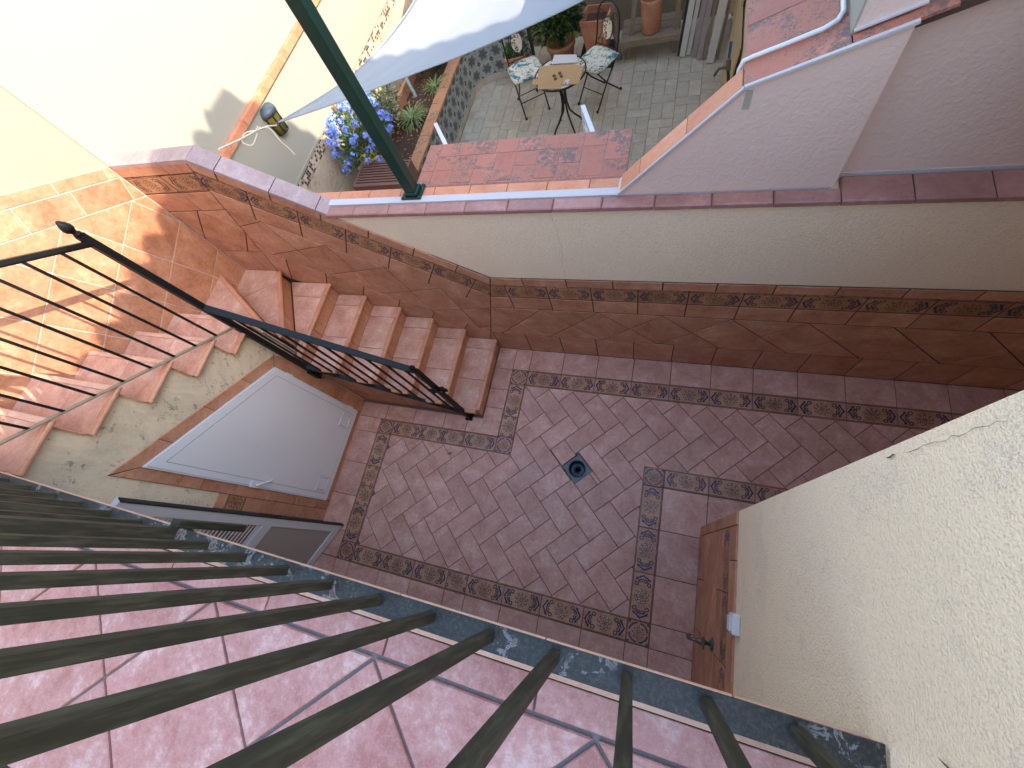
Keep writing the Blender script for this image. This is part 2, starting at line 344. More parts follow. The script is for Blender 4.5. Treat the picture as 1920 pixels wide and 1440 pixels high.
class MB:
    def __init__(s): s.v = []; s.f = []; s.sm = []
    def add(s, vs, fs, smooth=False):
        b = len(s.v); s.v += [tuple(x) for x in vs]; s.f += [tuple(i + b for i in f) for f in fs]; s.sm += [smooth] * len(fs)
        return s
    def box(s, lo, hi):
        x0, y0, z0 = lo; x1, y1, z1 = hi
        return s.add([(x0, y0, z0), (x1, y0, z0), (x1, y1, z0), (x0, y1, z0), (x0, y0, z1), (x1, y0, z1), (x1, y1, z1), (x0, y1, z1)],
                     [(0, 3, 2, 1), (4, 5, 6, 7), (0, 1, 5, 4), (1, 2, 6, 5), (2, 3, 7, 6), (3, 0, 4, 7)])
    def obox(s, c, ax, h):
        c = Vector(c); A = [Vector(a) for a in ax]; vs = []
        for k in (-1, 1):
            for (i, j) in ((-1, -1), (1, -1), (1, 1), (-1, 1)): vs.append(c + A[0] * (i * h[0]) + A[1] * (j * h[1]) + A[2] * (k * h[2]))
        return s.add(vs, [(0, 3, 2, 1), (4, 5, 6, 7), (0, 1, 5, 4), (1, 2, 6, 5), (2, 3, 7, 6), (3, 0, 4, 7)])
    def bar(s, a, b, wd, hg, up=(0, 0, 1)):
        a = Vector(a); b = Vector(b); d = (b - a); L = d.length; d.normalize(); u = Vector(up)
        x = d.cross(u)
        if x.length < 1e-4: x = d.cross(Vector((0, 1, 0)))
        x.normalize(); y = x.cross(d)
        return s.obox((a + b) / 2, (d, x, y), (L / 2, wd / 2, hg / 2))
    def tube(s, pts, r, seg=8, taper=None, cap=True):
        P = [Vector(p) for p in pts]; n = len(P); up = None; vs = []
        for i in range(n):
            d = (P[min(i + 1, n - 1)] - P[max(i - 1, 0)])
            d.normalize()
            if up is None:
                up = d.orthogonal().normalized()
            up = (up - d * up.dot(d)).normalized(); x = d.cross(up)
            rr = r if taper is None else r + (taper - r) * i / (n - 1)
            for k in range(seg):
                a = 2 * math.pi * k / seg; vs.append(P[i] + (up * math.cos(a) + x * math.sin(a)) * rr)
        fs = [(i * seg + k, i * seg + (k + 1) % seg, (i + 1) * seg + (k + 1) % seg, (i + 1) * seg + k) for i in range(n - 1) for k in range(seg)]
        s.add(vs, fs, True)
        if cap: s.add(vs[:seg], [tuple(reversed(range(seg)))]); s.add(vs[-seg:], [tuple(range(seg))])
        return s
    def lathe(s, prof, c=(0, 0, 0), seg=24, smooth=True, sx=1.0, sy=1.0):
        vs = []; n = len(prof)
        for r, z in prof:
            for k in range(seg):
                a = 2 * math.pi * k / seg; vs.append((c[0] + r * math.cos(a) * sx, c[1] + r * math.sin(a) * sy, c[2] + z))
        fs = [(i * seg + k, i * seg + (k + 1) % seg, (i + 1) * seg + (k + 1) % seg, (i + 1) * seg + k) for i in range(n - 1) for k in range(seg)]
        return s.add(vs, fs, smooth)
    def prism(s, poly, F, n0, n1):
        O, U, V, N = F; n = len(poly)
        vs = [O + U * a + V * b + N * n0 for a, b in poly] + [O + U * a + V * b + N * n1 for a, b in poly]
        fs = [tuple(reversed(range(n))), tuple(range(n, 2 * n))] + [(i, (i + 1) % n, n + (i + 1) % n, n + i) for i in range(n)]
        return s.add(vs, fs)
    def mesh(s, name):
        me = bpy.data.meshes.new(name); me.from_pydata([tuple(v) for v in s.v], [], s.f); me.update()
        if any(s.sm): me.polygons.foreach_set('use_smooth', s.sm)
        return me
    def obj(s, name, mat, parent=None, mw=None, **k):
        if mw is None: mw = Matrix.Identity(4)
        inv = mw.inverted()
        me = s.mesh(name)
        if mw != Matrix.Identity(4): me.transform(inv)
        return link(name, me, mat, parent, mw, **k)
    def loc(s, name, mat, parent, **k):     # vertices already in the parent's space
        return link(name, s.mesh(name), mat, parent, W[parent].copy(), **k)

def area(p): return 0.5 * sum(p[i][0] * p[(i + 1) % len(p)][1] - p[(i + 1) % len(p)][0] * p[i][1] for i in range(len(p)))
def clip(p, a, b, c):                       # keep a*x+b*y <= c
    out = []
    for i in range(len(p)):
        P = p[i]; Q = p[(i + 1) % len(p)]; dp = a * P[0] + b * P[1] - c; dq = a * Q[0] + b * Q[1] - c
        if dp <= 0: out.append(P)
        if (dp < 0 < dq) or (dq < 0 < dp):
            t = dp / (dp - dq); out.append((P[0] + (Q[0] - P[0]) * t, P[1] + (Q[1] - P[1]) * t))
    return out
def inset(p, d):
    n = len(p); out = []
    for i in range(n):
        A = Vector(p[i - 1]); B = Vector(p[i]); Cc = Vector(p[(i + 1) % n])
        e1 = (B - A).normalized(); e2 = (Cc - B).normalized()
        n1 = Vector((-e1.y, e1.x)); n2 = Vector((-e2.y, e2.x)); k = 1 + n1.dot(n2)
        if k < 0.12: k = 0.12
        out.append(tuple(B + (n1 + n2) * (d / k)))
    return out
def clean(p):
    q = []
    for a in p:
        if not q or math.hypot(a[0] - q[-1][0], a[1] - q[-1][1]) > 0.004: q.append(a)
    if len(q) > 1 and math.hypot(q[0][0] - q[-1][0], q[0][1] - q[-1][1]) <= 0.004: q.pop()
    return q
def rect(a, b, c, d): return [(a, b), (c, b), (c, d), (a, d)]
FR = lambda O, U, V: (Vector(O), Vector(U), Vector(V), Vector(U).cross(Vector(V)))
CACHE = {}
def tile(name, parent, F, poly, mat, gap=0.005, thick=0.010, ch=0.0018, raise_=0.0, uv=None, jit=0.0006):
    poly = clean(poly)
    if len(poly) < 3: return None
    if area(poly) < 0: poly = poly[::-1]
    if area(poly) < 0.0006: return None
    c = (sum(p[0] for p in poly) / len(poly), sum(p[1] for p in poly) / len(poly))
    loc = [(p[0] - c[0], p[1] - c[1]) for p in poly]
    key = (tuple((round(a, 3), round(b, 3)) for a, b in loc), mat, gap, thick, ch, uv)
    me = CACHE.get(key)
    if me is None:
        o = inset(loc, gap / 2); t = inset(loc, gap / 2 + ch); n = len(loc)
        if area(t) <= 0.0001: return None
        vs = [(a, b, -thick) for a, b in o] + [(a, b, -ch) for a, b in o] + [(a, b, 0) for a, b in t]
        fs = [tuple(range(2 * n, 3 * n))]
        for i in range(n):
            j = (i + 1) % n
            fs += [(i, j, n + j, n + i), (n + i, n + j, 2 * n + j, 2 * n + i)]
        me = bpy.data.meshes.new(name); me.from_pydata(vs, [], fs); me.update()
        if uv:
            ul = me.uv_layers.new(name='UVMap')
            ang, su, sv = uv; ca, sa = math.cos(ang), math.sin(ang)
            for lp in me.loops:
                v = me.vertices[lp.vertex_index].co
                ul.data[lp.index].uv = ((v.x * ca + v.y * sa) / su, (-v.x * sa + v.y * ca) / sv)
        me.materials.append(M[mat]); CACHE[key] = me
    O, U, V, N = F
    mw = Matrix.Identity(4); P = O + U * c[0] + V * c[1] + N * (raise_ + random.uniform(-jit, jit))
    for i in range(3): mw[i][0] = U[i]; mw[i][1] = V[i]; mw[i][2] = N[i]; mw[i][3] = P[i]
    if jit: mw = mw @ Matrix.Rotation(random.uniform(-1, 1) * jit * 3, 4, 'X') @ Matrix.Rotation(random.uniform(-1, 1) * jit * 3, 4, 'Y')
    return link(name, me, None, parent, mw)
def seq(a, step, b): 
    out = [a]
    while out[-1] + step < b - 1e-6: out.append(out[-1] + step)
    return out + [b]
X, Y, Z = Vector((1, 0, 0)), Vector((0, 1, 0)), Vector((0, 0, 1))

# ================================================================== ground and courtyard floor
g = MB(); g.box((-400, -400, -0.9), (400, 400, -0.6)); g.obj('ground', 'earth', kind='structure')
FL = FR((0, 0, 0.004), X, Y)
FH = FR((0, 0, -0.004), X, Y)
fb = MB()
hx, hy = -0.547, 0.622
for lo, hi in (((-3.9, -1.1), (3.6, hy - 0.12)), ((-3.9, hy + 0.12), (3.6, 1.80)), ((-3.9, hy - 0.12), (hx - 0.12, hy + 0.12)), ((hx + 0.12, hy - 0.12), (3.6, hy + 0.12))):
    fb.box((lo[0], lo[1], -0.12), (hi[0], hi[1], -0.0085))
floor = fb.obj('courtyard_floor', 'grout', kind='structure')
bed = MB()
def bedbox(a, b, c, d): bed.box((a, b, -0.008), (c, d, -0.0010))
a_ = 0.1675; r2 = math.sqrt(2)
FU = Vector((1 / r2, 1 / r2, 0)); FV = Vector((-1 / r2, 1 / r2, 0)); FD = FR((0, 0, -0.004), FU, FV)
def vis(x, y):
    m = 0.10
    return (-2.51 - m < x < 0.017 + m and -0.44 - m < y < 0.645 + m) or (-1.185 - m < x < 3.3 and 0.742 - m < y < 1.353 + m) or (-1.185 - m < x < 0.017 + m and 0.5 < y < 0.9)
du0, du1, dv0, dv1 = 0.33 - 0.585, 0.33 + 0.585, 4.97 - 0.585, 4.97 + 0.585      # drain square in brick units
def herr(u0, v0, u1, v1):
    cx = ((u0 + u1) / 2 - (v0 + v1) / 2) * a_ / r2; cy = ((u0 + u1) / 2 + (v0 + v1) / 2) * a_ / r2
    if not vis(cx, cy): return
    rs = [(u0, v0, u1, v1)]
    if u0 < du1 and u1 > du0 and v0 < dv1 and v1 > dv0:
        a0, a1, b0, b1 = max(u0, du0), min(u1, du1), max(v0, dv0), min(v1, dv1)
        rs = [(u0, v0, a0, v1), (a1, v0, u1, v1), (a0, v0, a1, b0), (a0, b1, a1, v1)]
        rs = [r for r in rs if r[2] - r[0] > 0.05 and r[3] - r[1] > 0.05]
    for r in rs: tile('floor_tile', floor, FD, rect(r[0] * a_, r[1] * a_, r[2] * a_, r[3] * a_), 'floor_tile', gap=0.0055, thick=0.008)
for i in range(-24, 34):
    for j in range(-34, 30):
        m = (i + j) % 4; u = -0.3 + i; v = 6.65 + j
        if m == 0: herr(u, v, u + 2, v + 1)
        elif m == 2: herr(u, v, u + 1, v + 2)
def row(name, F, par, mat, xs, y0, y1, **k):
    for p, q in zip(xs, xs[1:]): tile(name, par, F, rect(p, y0, q, y1), mat, **k)
def colm(name, F, par, mat, ys, x0, x1, **k):
    for p, q in zip(ys, ys[1:]):
        lo, hi = min(p, q), max(p, q); tile(name, par, F, rect(x0, lo, x1, hi), mat, **k)
jx = [-1.18 + 0.335 * k for k in range(15)]
T = dict(gap=0.0055, thick=0.009)
row('floor_tile', FL, floor, 'floor_tile', [-1.545, -1.352, -1.18] + jx[1:], 1.513, 1.745, **T)
colm('floor_tile', FL, floor, 'floor_tile', [1.513, 1.285, 1.085, 0.955, 0.81], -1.545, -1.352, **T)
row('floor_tile', FL, floor, 'floor_tile', [-2.97, -2.635, -2.30, -1.95, -1.70, -1.352], 0.803, 0.962, **T)
colm('floor_tile', FL, floor, 'floor_tile', [0.803, 0.645, 0.31, -0.02, -0.355, -0.60], -2.97, -2.68, **T)
row('floor_tile', FL, floor, 'floor_tile', [-2.97, -2.68, -2.52, -2.19, -1.857, -1.515, -1.32, -0.99, -0.663, -0.318, 0.016, 0.186, 0.49], -0.95, -0.605, **T)
colm('floor_tile', FL, floor, 'floor_tile', [0.583, 0.244], 0.187, 0.53, **T)
colm('floor_tile', FL, floor, 'floor_tile', [0.244, -0.10, -0.44, -0.605], 0.187, 0.49, **T)
row('floor_tile', FL, floor, 'floor_tile', [0.53] + [0.866 + 0.335 * k for k in range(9)], 0.30, 0.583, **T)
LU = dict(gap=0.006, thick=0.009)
def lrow(xs, y0, y1): row('border_tile', FL, floor, 'listel', xs, y0, y1, uv=(0.0, 0.1675, y1 - y0), **LU)
def lcol(ys, x0, x1): colm('border_tile', FL, floor, 'listel', ys, x0, x1, uv=(math.pi / 2, 0.1675, x1 - x0), **LU)
def lcor(x0, y0, x1, y1): tile('border_tile', floor, FL, rect(x0, y0, x1, y1), 'listel_corner', uv=(0.0, x1 - x0, y1 - y0), **LU)
lcor(-1.352, 1.353, -1.18, 1.513); lrow(jx, 1.353, 1.513)
lcol([1.353, 1.018, 0.81], -1.352, -1.185); lcor(-1.352, 0.645, -1.185, 0.81)
lrow([-2.51, -2.18, -1.92, -1.69, -1.352], 0.645, 0.803); lcor(-2.68, 0.645, -2.51, 0.803)
lcol([0.645, 0.305, 0.10, -0.09, -0.435], -2.68, -2.51); lcor(-2.68, -0.605, -2.51, -0.435)
lrow([-2.51, -2.19, -1.857, -1.515, -1.325, -0.99, -0.663, -0.318, 0.017], -0.605, -0.44); lcor(0.017, -0.605, 0.187, -0.44)
lcol([-0.44, -0.10, 0.242, 0.583], 0.017, 0.187); lcor(0.017, 0.583, 0.187, 0.742)
lrow([0.187, 0.53] + [0.866 + 0.335 * k for k in range(9)], 0.585, 0.742)
for r in ((-3.0, 1.353, 3.5, 1.8), (-3.0, 0.645, -1.185, 1.353), (-3.0, -1.1, -2.51, 0.645), (-2.51, -1.1, 0.6, -0.44), (0.017, -0.44, 0.6, 0.742), (0.6, 0.2, 3.5, 0.742)): bedbox(*r)
bed.obj('mortar_bed', 'grout', floor)

# drain
dr = thing('floor_drain', 'open square metal floor drain with dark round hole in herringbone floor', 'drain', (hx, hy, 0))
def ring2d(R, n=32): return [(R * math.cos(2 * math.pi * k / n), R * math.sin(2 * math.pi * k / n)) for k in range(n)]
h = 0.094; pl = MB(); n = 32
sq = []
for k in range(n):
    a = 2 * math.pi * k / n; c, s = math.cos(a), math.sin(a); q = h / max(abs(c), abs(s)); sq.append((q * c, q * s))
rg = [(0.079 * math.cos(2 * math.pi * k / n), 0.079 * math.sin(2 * math.pi * k / n)) for k in range(n)]
cr = math.cos(math.pi / 4); rot = lambda p: ((p[0] - p[1]) * cr, (p[0] + p[1]) * cr)
sq = [rot(p) for p in sq]; rg = [rot(p) for p in rg]
pl.add([(x, y, 0.0015) for x, y in sq] + [(x, y, 0.0015) for x, y in rg] + [(x, y, -0.012) for x, y in sq],
       [(k, (k + 1) % n, n + (k + 1) % n, n + k) for k in range(n)] + [(k, 2 * n + k, 2 * n + (k + 1) % n, (k + 1) % n) for k in range(n)])
pl.loc('plate', 'zinc', dr)
MB().lathe([(0.082, 0.0), (0.082, 0.006), (0.078, 0.009), (0.073, 0.006), (0.072, -0.03)], seg=32).loc('rim', 'zinc', dr)
MB().lathe([(0.072, 0.0), (0.070, -0.05), (0.062, -0.062), (0.030, -0.066), (0.027, -0.058), (0.024, -0.066), (0.024, -0.2), (0.0, -0.2)], seg=32).loc('cup', 'drain_dark', dr)

# ================================================================== party wall with dado
FW = FR((0, 1.745, 0), X, Z)
pw = thing('party_wall', 'beige stucco wall with diamond tiled dado along the far side of the courtyard', 'wall', (0, 1.85, 0))
MB().prism([(-3.74, -0.1), (3.6, -0.1), (3.6, 1.92), (-3.74, 1.92)], FW, -0.200, -0.012).obj('stucco', 'beige', pw)
MB().prism([(-3.74, 1.9205), (-2.255, 1.9205), (-2.955, 2.42), (-3.74, 2.42)], FW, -0.122, -0.012).obj('parapet', 'beige', pw)
mz = lambda z: -1.252 - 0.32 * (1.245 - z)            # fold between level and sloping rows
MB().prism([(mz(0), 0), (3.5, 0), (3.5, 1.242), (-1.252, 1.242), (-2.98, 2.437), (-3.74, 2.437), (-3.74, 0)], FW, -0.0122, -0.0045).obj('mortar', 'grout_wall', pw)
def frow(name, mat, xs, z0, z1, uv=None):
    for p, q in zip(xs, xs[1:]):
        po = clip(rect(p, z0, q, z1), -1, 0.32, -(-1.252 - 0.32 * 1.245))    # x >= fold
        tile(name, pw, FW, po, mat, gap=0.009, uv=uv)
frow('wall_tile', 'wall_tile', [-1.86, -1.525] + [-1.19 + 0.335 * k for k in range(15)], 0.004, 0.338)
frow('wall_tile', 'wall_tile', [-1.836, -1.503] + [-1.168 + 0.337 * k for k in range(15)], 0.815, 0.985)
frow('border_tile', 'listel_wall', [-1.503] + [-1.168 + 0.337 * k for k in range(15)], 0.985, 1.152, uv=(0.0, 0.168, 0.167))
frow('edge_tile', 'wall_tile', [-1.67, -1.335] + [-1.0 + 0.335 * k for k in range(14)], 1.152, 1.246)
for k in range(-2, 10):
    xt = -0.94 + 0.481 * k; hw = 0.2405
    for po in ([(xt, 0.812), (xt - hw, 0.575), (xt, 0.34), (xt + hw, 0.575)], [(xt, 0.812), (xt + hw, 0.575), (xt + 2 * hw, 0.812)], [(xt, 0.34), (xt + 2 * hw, 0.34), (xt + hw, 0.575)]):
        tile('wall_tile', pw, FW, clip(po, -1, 0.32, -(-1.252 - 0.32 * 1.245)), 'wall_tile', gap=0.009)
# sloping part
SO = Vector((-1.255, 0.0, 1.246)); sdx, sdz = 0.819, -0.574
def slp(u, v): return (SO.x + sdx * u + 0.574 * v, SO.z + sdz * u + 0.819 * v)
def sclip(po):
    po = clip(po, 1, -0.32, -1.252 - 0.32 * 1.245)                           # left of lower fold
    po = clip(po, -1, 0.315, 2.985 + 0.315 * 2.44)                           # right of upper fold
    return po
def srow(name, mat, us, v0, v1, uv=None):
    for p, q in zip(us, us[1:]):
        tile(name, pw, FW, sclip([slp(p, v0), slp(q, v0), slp(q, v1), slp(p, v1)]), mat, gap=0.009, uv=uv)
ja = [-0.756 + 0.333 * k for k in range(-5, 5)]; jb = [-0.592 + 0.333 * k for k in range(-6, 4)]
srow('edge_tile', 'wall_tile', jb, -0.092, 0.0)
sa = math.atan2(sdz, sdx)
srow('border_tile', 'listel_wall', ja, -0.245, -0.092, uv=(sa, 0.1665, 0.153))
srow('wall_tile', 'wall_tile', ja, -0.42, -0.245)
srow('wall_tile', 'wall_tile', [-0.62 + 0.333 * k for k in range(-6, 4)], -1.25, -0.895)
for k in range(-5, 4):
    ut = -0.783 + 0.471 * k; hw = 0.2355
    for po in ([(ut, -0.42), (ut - hw, -0.6575), (ut, -0.895), (ut + hw, -0.6575)], [(ut, -0.42), (ut + hw, -0.6575), (ut + 2 * hw, -0.42)], [(ut, -0.895), (ut + 2 * hw, -0.895), (ut + hw, -0.6575)]):
        tile('wall_tile', pw, FW, sclip([slp(*p) for p in po]), 'wall_tile', gap=0.009)
def uclip(po): return clip(clip(po, 1, -0.315, -2.985 - 0.315 * 2.44), -1, 0, 3.738)
def urow(name, mat, xs, z0, z1, uv=None):
    for p, q in zip(xs, xs[1:]): tile(name, pw, FW, uclip(rect(p, z0, q, z1)), mat, gap=0.009, uv=uv)
urow('edge_tile', 'wall_tile', [-3.74, -3.58, -3.245, -2.9], 2.348, 2.44)
urow('border_tile', 'listel_wall', [-3.74, -3.36, -3.03, -2.7], 2.195, 2.348, uv=(0.0, 0.1675, 0.153))
urow('wall_tile', 'wall_tile', [-3.74, -3.36, -3.03, -2.7], 2.02, 2.195)
for k in range(-2, 4):
    xt = -3.42 + 0.474 * k; hw = 0.237
    for po in ([(xt, 2.02), (xt - hw, 1.783), (xt, 1.546), (xt + hw, 1.783)], [(xt, 2.02), (xt + hw, 1.783), (xt + 2 * hw, 2.02)], [(xt, 1.546), (xt + 2 * hw, 1.546), (xt + hw, 1.783)]):
        tile('wall_tile', pw, FW, uclip(po), 'wall_tile', gap=0.009)
urow('wall_tile', 'wall_tile', [-3.74, -3.45, -3.12, -2.8], 1.2, 1.546)
# copings
FT = FR((0, 0, 2.452), X, Y)
tile('coping_tile', pw, FT, rect(-3.735, 1.742, -3.245, 1.875), 'stair_coping', thick=0.03); tile('coping_tile', pw, FT, rect(-3.245, 1.742, -2.965, 1.875), 'stair_coping', thick=0.03)
cs = Vector((0.819, 0, -0.574)); FS = FR((-2.962, 0, 2.452), cs, Y)
for p, q in zip((0.0, 0.165, 0.50, 0.80), (0.165, 0.50, 0.80, 0.895)): tile('coping_tile', pw, FS, rect(p, 1.742, q, 1.875), 'stair_coping', thick=0.03)
FC = FR((0, 0, 1.950), X, Y)
cx = [-2.25] + [-2.03 + 0.278 * k for k in range(20)]
for p, q in zip(cx, cx[1:]): tile('coping_tile', pw, FC, rect(p, 1.733, q, 1.818 if p < 0.70 else 1.888), 'coping_tile', thick=0.03, ch=0.006, gap=0.004)
wb = MB(); wb.box((-2.30, 1.817, 1.90), (0.70, 1.868, 1.957)); wb.obj('white_band', 'white_band', pw)
for p, q in zip(seq(-2.45, 0.25, -0.26), seq(-2.45, 0.25, -0.26)[1:]): tile('top_tile', pw, FC, rect(p, 1.868, q, 1.947), 'orange_tile', thick=0.03, gap=0.004)

# ================================================================== left stair wall
FLW = FR((-3.74, 0, 0), Y, Z)
lw = thing('stair_side_wall', 'cream stucco wall with sloping terracotta tiles beside the upper steps', 'wall', (-3.85, 0.3, 0))
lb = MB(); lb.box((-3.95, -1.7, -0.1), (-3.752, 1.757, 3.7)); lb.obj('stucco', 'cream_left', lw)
l0 = lambda y: 2.447 + 0.552 * (1.745 - y)
MB().prism([(-0.4, 1.2), (1.75, 0.9), (1.75, l0(1.75) - 0.003), (-0.4, l0(-0.4) - 0.003)], FLW, -0.0125, -0.0045).obj('mortar', 'grout_pale', lw)
ang = math.atan2(-0.552, 1.0); ca, sn = math.cos(ang), math.sin(ang)
def lp(u, v): return (1.745 + ca * u - sn * v, 2.447 + sn * u + ca * v)
def lclip(po): return clip(clip(po, 1, 0, 1.744), -1, 0, 0.35)
def lrw(name, us, v0, v1):
    for p, q in zip(us, us[1:]): tile(name, lw, FLW, lclip([lp(p, v0), lp(q, v0), lp(q, v1), lp(p, v1)]), 'wall_tile', gap=0.006)
lrw('edge_tile', [-2.4 + 0.335 * k + 0.02 for k in range(9)], -0.075, 0.0)
lrw('wall_tile', [-2.33 + 0.3375 * k for k in range(9)], -0.228, -0.075)
d_ = 0.335 / r2
for i in range(-16, 12):
    for j in range(-14, 8):
        uc = -0.226 + (i + j) * d_ ; vc = -0.228 + (j - i) * d_ - 0.0
        po = [(uc, vc + d_), (uc - d_, vc), (uc, vc - d_), (uc + d_, vc)]
        if vc - d_ > -0.228 or vc < -1.9 or uc < -2.6 or uc > 0.9: continue
        po = clip(po, 0, 1, -0.228)
        if len(po) < 3: continue
        po = lclip([lp(*p) for p in po])
        if len(po) >= 3: tile('wall_tile', lw, FLW, po, 'wall_tile', gap=0.006)

# ================================================================== staircase
st = thing('staircase', 'terracotta tiled winding staircase climbing round the corner to the balcony', 'staircase', (-2.6, 1.3, 0))
z1 = [0.200, 0.382, 0.563, 0.744, 0.924, 1.105]; n1x = [-1.520, -1.795, -2.069, -2.337, -2.613, -2.888]
def bull(a, b, out, z, name, par, mat='nosing', r=0.016):      # rounded tread edge from a to b, rounded towards out
    a = Vector(a); b = Vector(b); out = Vector(out); pr = [(0.0, 0.0), (0.022, 0.0), (0.031, -0.003), (0.036, -0.010), (0.037, -0.018), (0.033, -0.027), (0.024, -0.031), (0.0, -0.031)]
    vs = []
    for p in (a, b):
        for o_, dz in pr: vs.append(p + out * o_ + Vector((0, 0, z + dz)))
    k = len(pr); fs = [(i, i + 1, k + i + 1, k + i) for i in range(k - 1)] + [(k - 1, 0, k, 2 * k - 1)] + [tuple(reversed(range(k))), tuple(range(k, 2 * k))]
    m = MB(); m.add(vs, fs)
    return m.obj(name, mat, par)
SY = 0.962
for i in range(6):
    xb = n1x[i + 1] - 0.04 if i < 5 else -3.0
    b = MB(); b.box((xb - 0.03, SY + 0.035, -0.05), (n1x[i] - 0.045, 1.74, z1[i] - 0.010))
    s = b.obj('step', 'grout', st)
    F = FR((0, 0, z1[i]), X, Y)
    if i < 5:
        for y0, y1 in ((SY + 0.02, 1.29), (1.29, 1.625), (1.625, 1.742)): tile('tread_tile', s, F, rect(xb, y0, n1x[i] - 0.037, y1), 'tread_tile', gap=0.004)
    else:
        for y0, y1 in ((SY + 0.02, 1.21), (1.21, 1.59), (1.59, 1.742)):
            po = clip(rect(-3.36, y0, n1x[i] - 0.037, y1), -0.655, -0.372, -(0.655 * -3.345 + 0.372 * 1.745)) 
            po = clip(po, -1, 0, 2.965) if y0 < 1.0 else po
            tile('tread_tile', s, F, po, 'tread_tile', gap=0.004)
    for y0, y1 in ((SY + 0.02, 1.29), (1.29, 1.625), (1.625, 1.742)):
        bull((n1x[i] - 0.037, y0 + 0.0015, 0), (n1x[i] - 0.037, y1 - 0.0015, 0), (1, 0, 0), z1[i] - 0.0004, 'nosing', s)
        FRs = FR((n1x[i] - 0.036, 0, 0), Y, Z)
        tile('riser_tile', s, FRs, rect(y0, (z1[i - 1] if i else 0.004) + 0.001, y1, z1[i] - 0.028), 'wall_tile', gap=0.004)
    bull((xb, SY + 0.02, 0), (n1x[i] - 0.037, SY + 0.02, 0), (0, -1, 0), z1[i] - 0.0008, 'side_nosing', s)
# open side of the lower flight
FY = FR((0, SY + 0.025, 0), X, Z)
prof = [(-2.98, 0.0), (n1x[0] - 0.04, 0.0)]
for i in range(6):
    prof += [(n1x[i] - 0.04, z1[i] - 0.031), ((n1x[i + 1] - 0.04) if i < 5 else -2.98, z1[i] - 0.031)]
MB().prism(prof, FY, -0.02, -0.006).obj('side_cladding', 'grout_wall', st)
for i in range(6):
    x1 = n1x[i] - 0.041; x0 = (n1x[i + 1] - 0.041) if i < 5 else -2.968
    tile('side_tile', st, FY, rect(x0, 0.006, x1, z1[i] - 0.032), 'wall_tile', gap=0.004)
# winders
def winder(poly, nose, z, riser0, name='step'):
    b = MB(); F0 = FR((0, 0, 0), X, Y)
    F = FR((0, 0, z), X, Y)
    A, B = Vector(nose[0]), Vector(nose[1]); d = (B - A).normalized(); nrm = Vector((d.y, -d.x))      # to the left of travel
    cen = Vector((sum(p[0] for p in poly) / len(poly), sum(p[1] for p in poly) / len(poly)))
    if (cen - A).dot(nrm) < 0: nrm = -nrm
    L = (B - A).length
    body = clip(poly, -nrm.x, -nrm.y, -(nrm.dot(A) + 0.046)); body = inset(body if area(body) > 0 else body[::-1], 0.004)
    b.prism(body, F0, -0.05, z - 0.010); s = b.obj('step', 'grout', st)
    field = clip(poly, -nrm.x, -nrm.y, -(nrm.dot(A) + 0.037))
    cuts = [-1.0, L - 0.62, L - 0.26, L + 1.0]
    for p, q in zip(cuts, cuts[1:]):
        po = clip(clip(field, -d.x, -d.y, -(d.dot(A) + p)), d.x, d.y, d.dot(A) + q)
        if len(po) >= 3: tile('tread_tile', s, F, po, 'tread_tile', gap=0.004)
    a3 = A + nrm * 0.037; b3 = B + nrm * 0.037
    bull((a3.x, a3.y, 0), (b3.x, b3.y, 0), (-nrm.x, -nrm.y, 0), z - 0.0004, 'nosing', s)
    rp = A + nrm * 0.036
    FRs = (Vector((rp.x, rp.y, 0)), Vector((d.x, d.y, 0)), Z.copy(), Vector((-nrm.x, -nrm.y, 0)))
    if Vector((d.x, d.y, 0)).cross(Z).dot(FRs[3]) < 0: FRs = (Vector((rp.x + d.x * L, rp.y + d.y * L, 0)), Vector((-d.x, -d.y, 0)), Z.copy(), FRs[3])
    for p, q in zip((0.01, L * 0.36, L * 0.72), (L * 0.36, L * 0.72, L)): tile('riser_tile', s, FRs, rect(p, riser0 + 0.001, q, z - 0.029), 'wall_tile', gap=0.004)
    return s
P8a, P8b = (-3.738, 1.567), (-2.958, 1.092)
winder([(-3.312, 1.742), (-3.738, 1.742), (-3.738, 1.52), (-2.965, 1.06), (-2.945, 1.10)], ((-3.312, 1.742), (-2.945, 1.10)), 1.284, 1.105)
winder([P8a, (-3.738, 1.02), (-2.965, 1.02), P8b], (P8a, P8b), 1.462, 1.284)
# upper flight
n2y = [1.065, 0.800, 0.545, 0.290, 0.030, -0.232]; z2 = [1.637, 1.815, 1.998, 2.188, 2.382, 2.57]
for i in range(5):
    yb = n2y[i + 1] - 0.04
    b = MB(); b.box((-3.738, yb - 0.02, 1.0), (-2.985, n2y[i] - 0.045, z2[i] - 0.010)); s = b.obj('step', 'grout', st)
    F = FR((0, 0, z2[i]), X, Y)
    for x0, x1 in ((-3.739, -3.625), (-3.625, -3.29), (-3.29, -2.952)):
        tile('tread_tile', s, F, rect(x0, yb, x1, n2y[i] - 0.037), 'tread_tile', gap=0.004)
        bull((x0 + 0.0015, n2y[i] - 0.037, 0), (x1 - 0.0015, n2y[i] - 0.037, 0), (0, 1, 0), z2[i] - 0.0004, 'nosing', s, 'edge_tile')
        FRs = FR((0, n2y[i] - 0.036, 0), -X, Z)
        tile('riser_tile', s, FRs, rect(-x1, (z2[i - 1] if i else 1.462) + 0.001, -x0, z2[i] - 0.029), 'wall_tile', gap=0.004)
    bull((-2.952, yb + 0.006, 0), (-2.952, n2y[i] - 0.004, 0), (1, 0, 0), z2[i] - 0.0008, 'side_nosing', s)
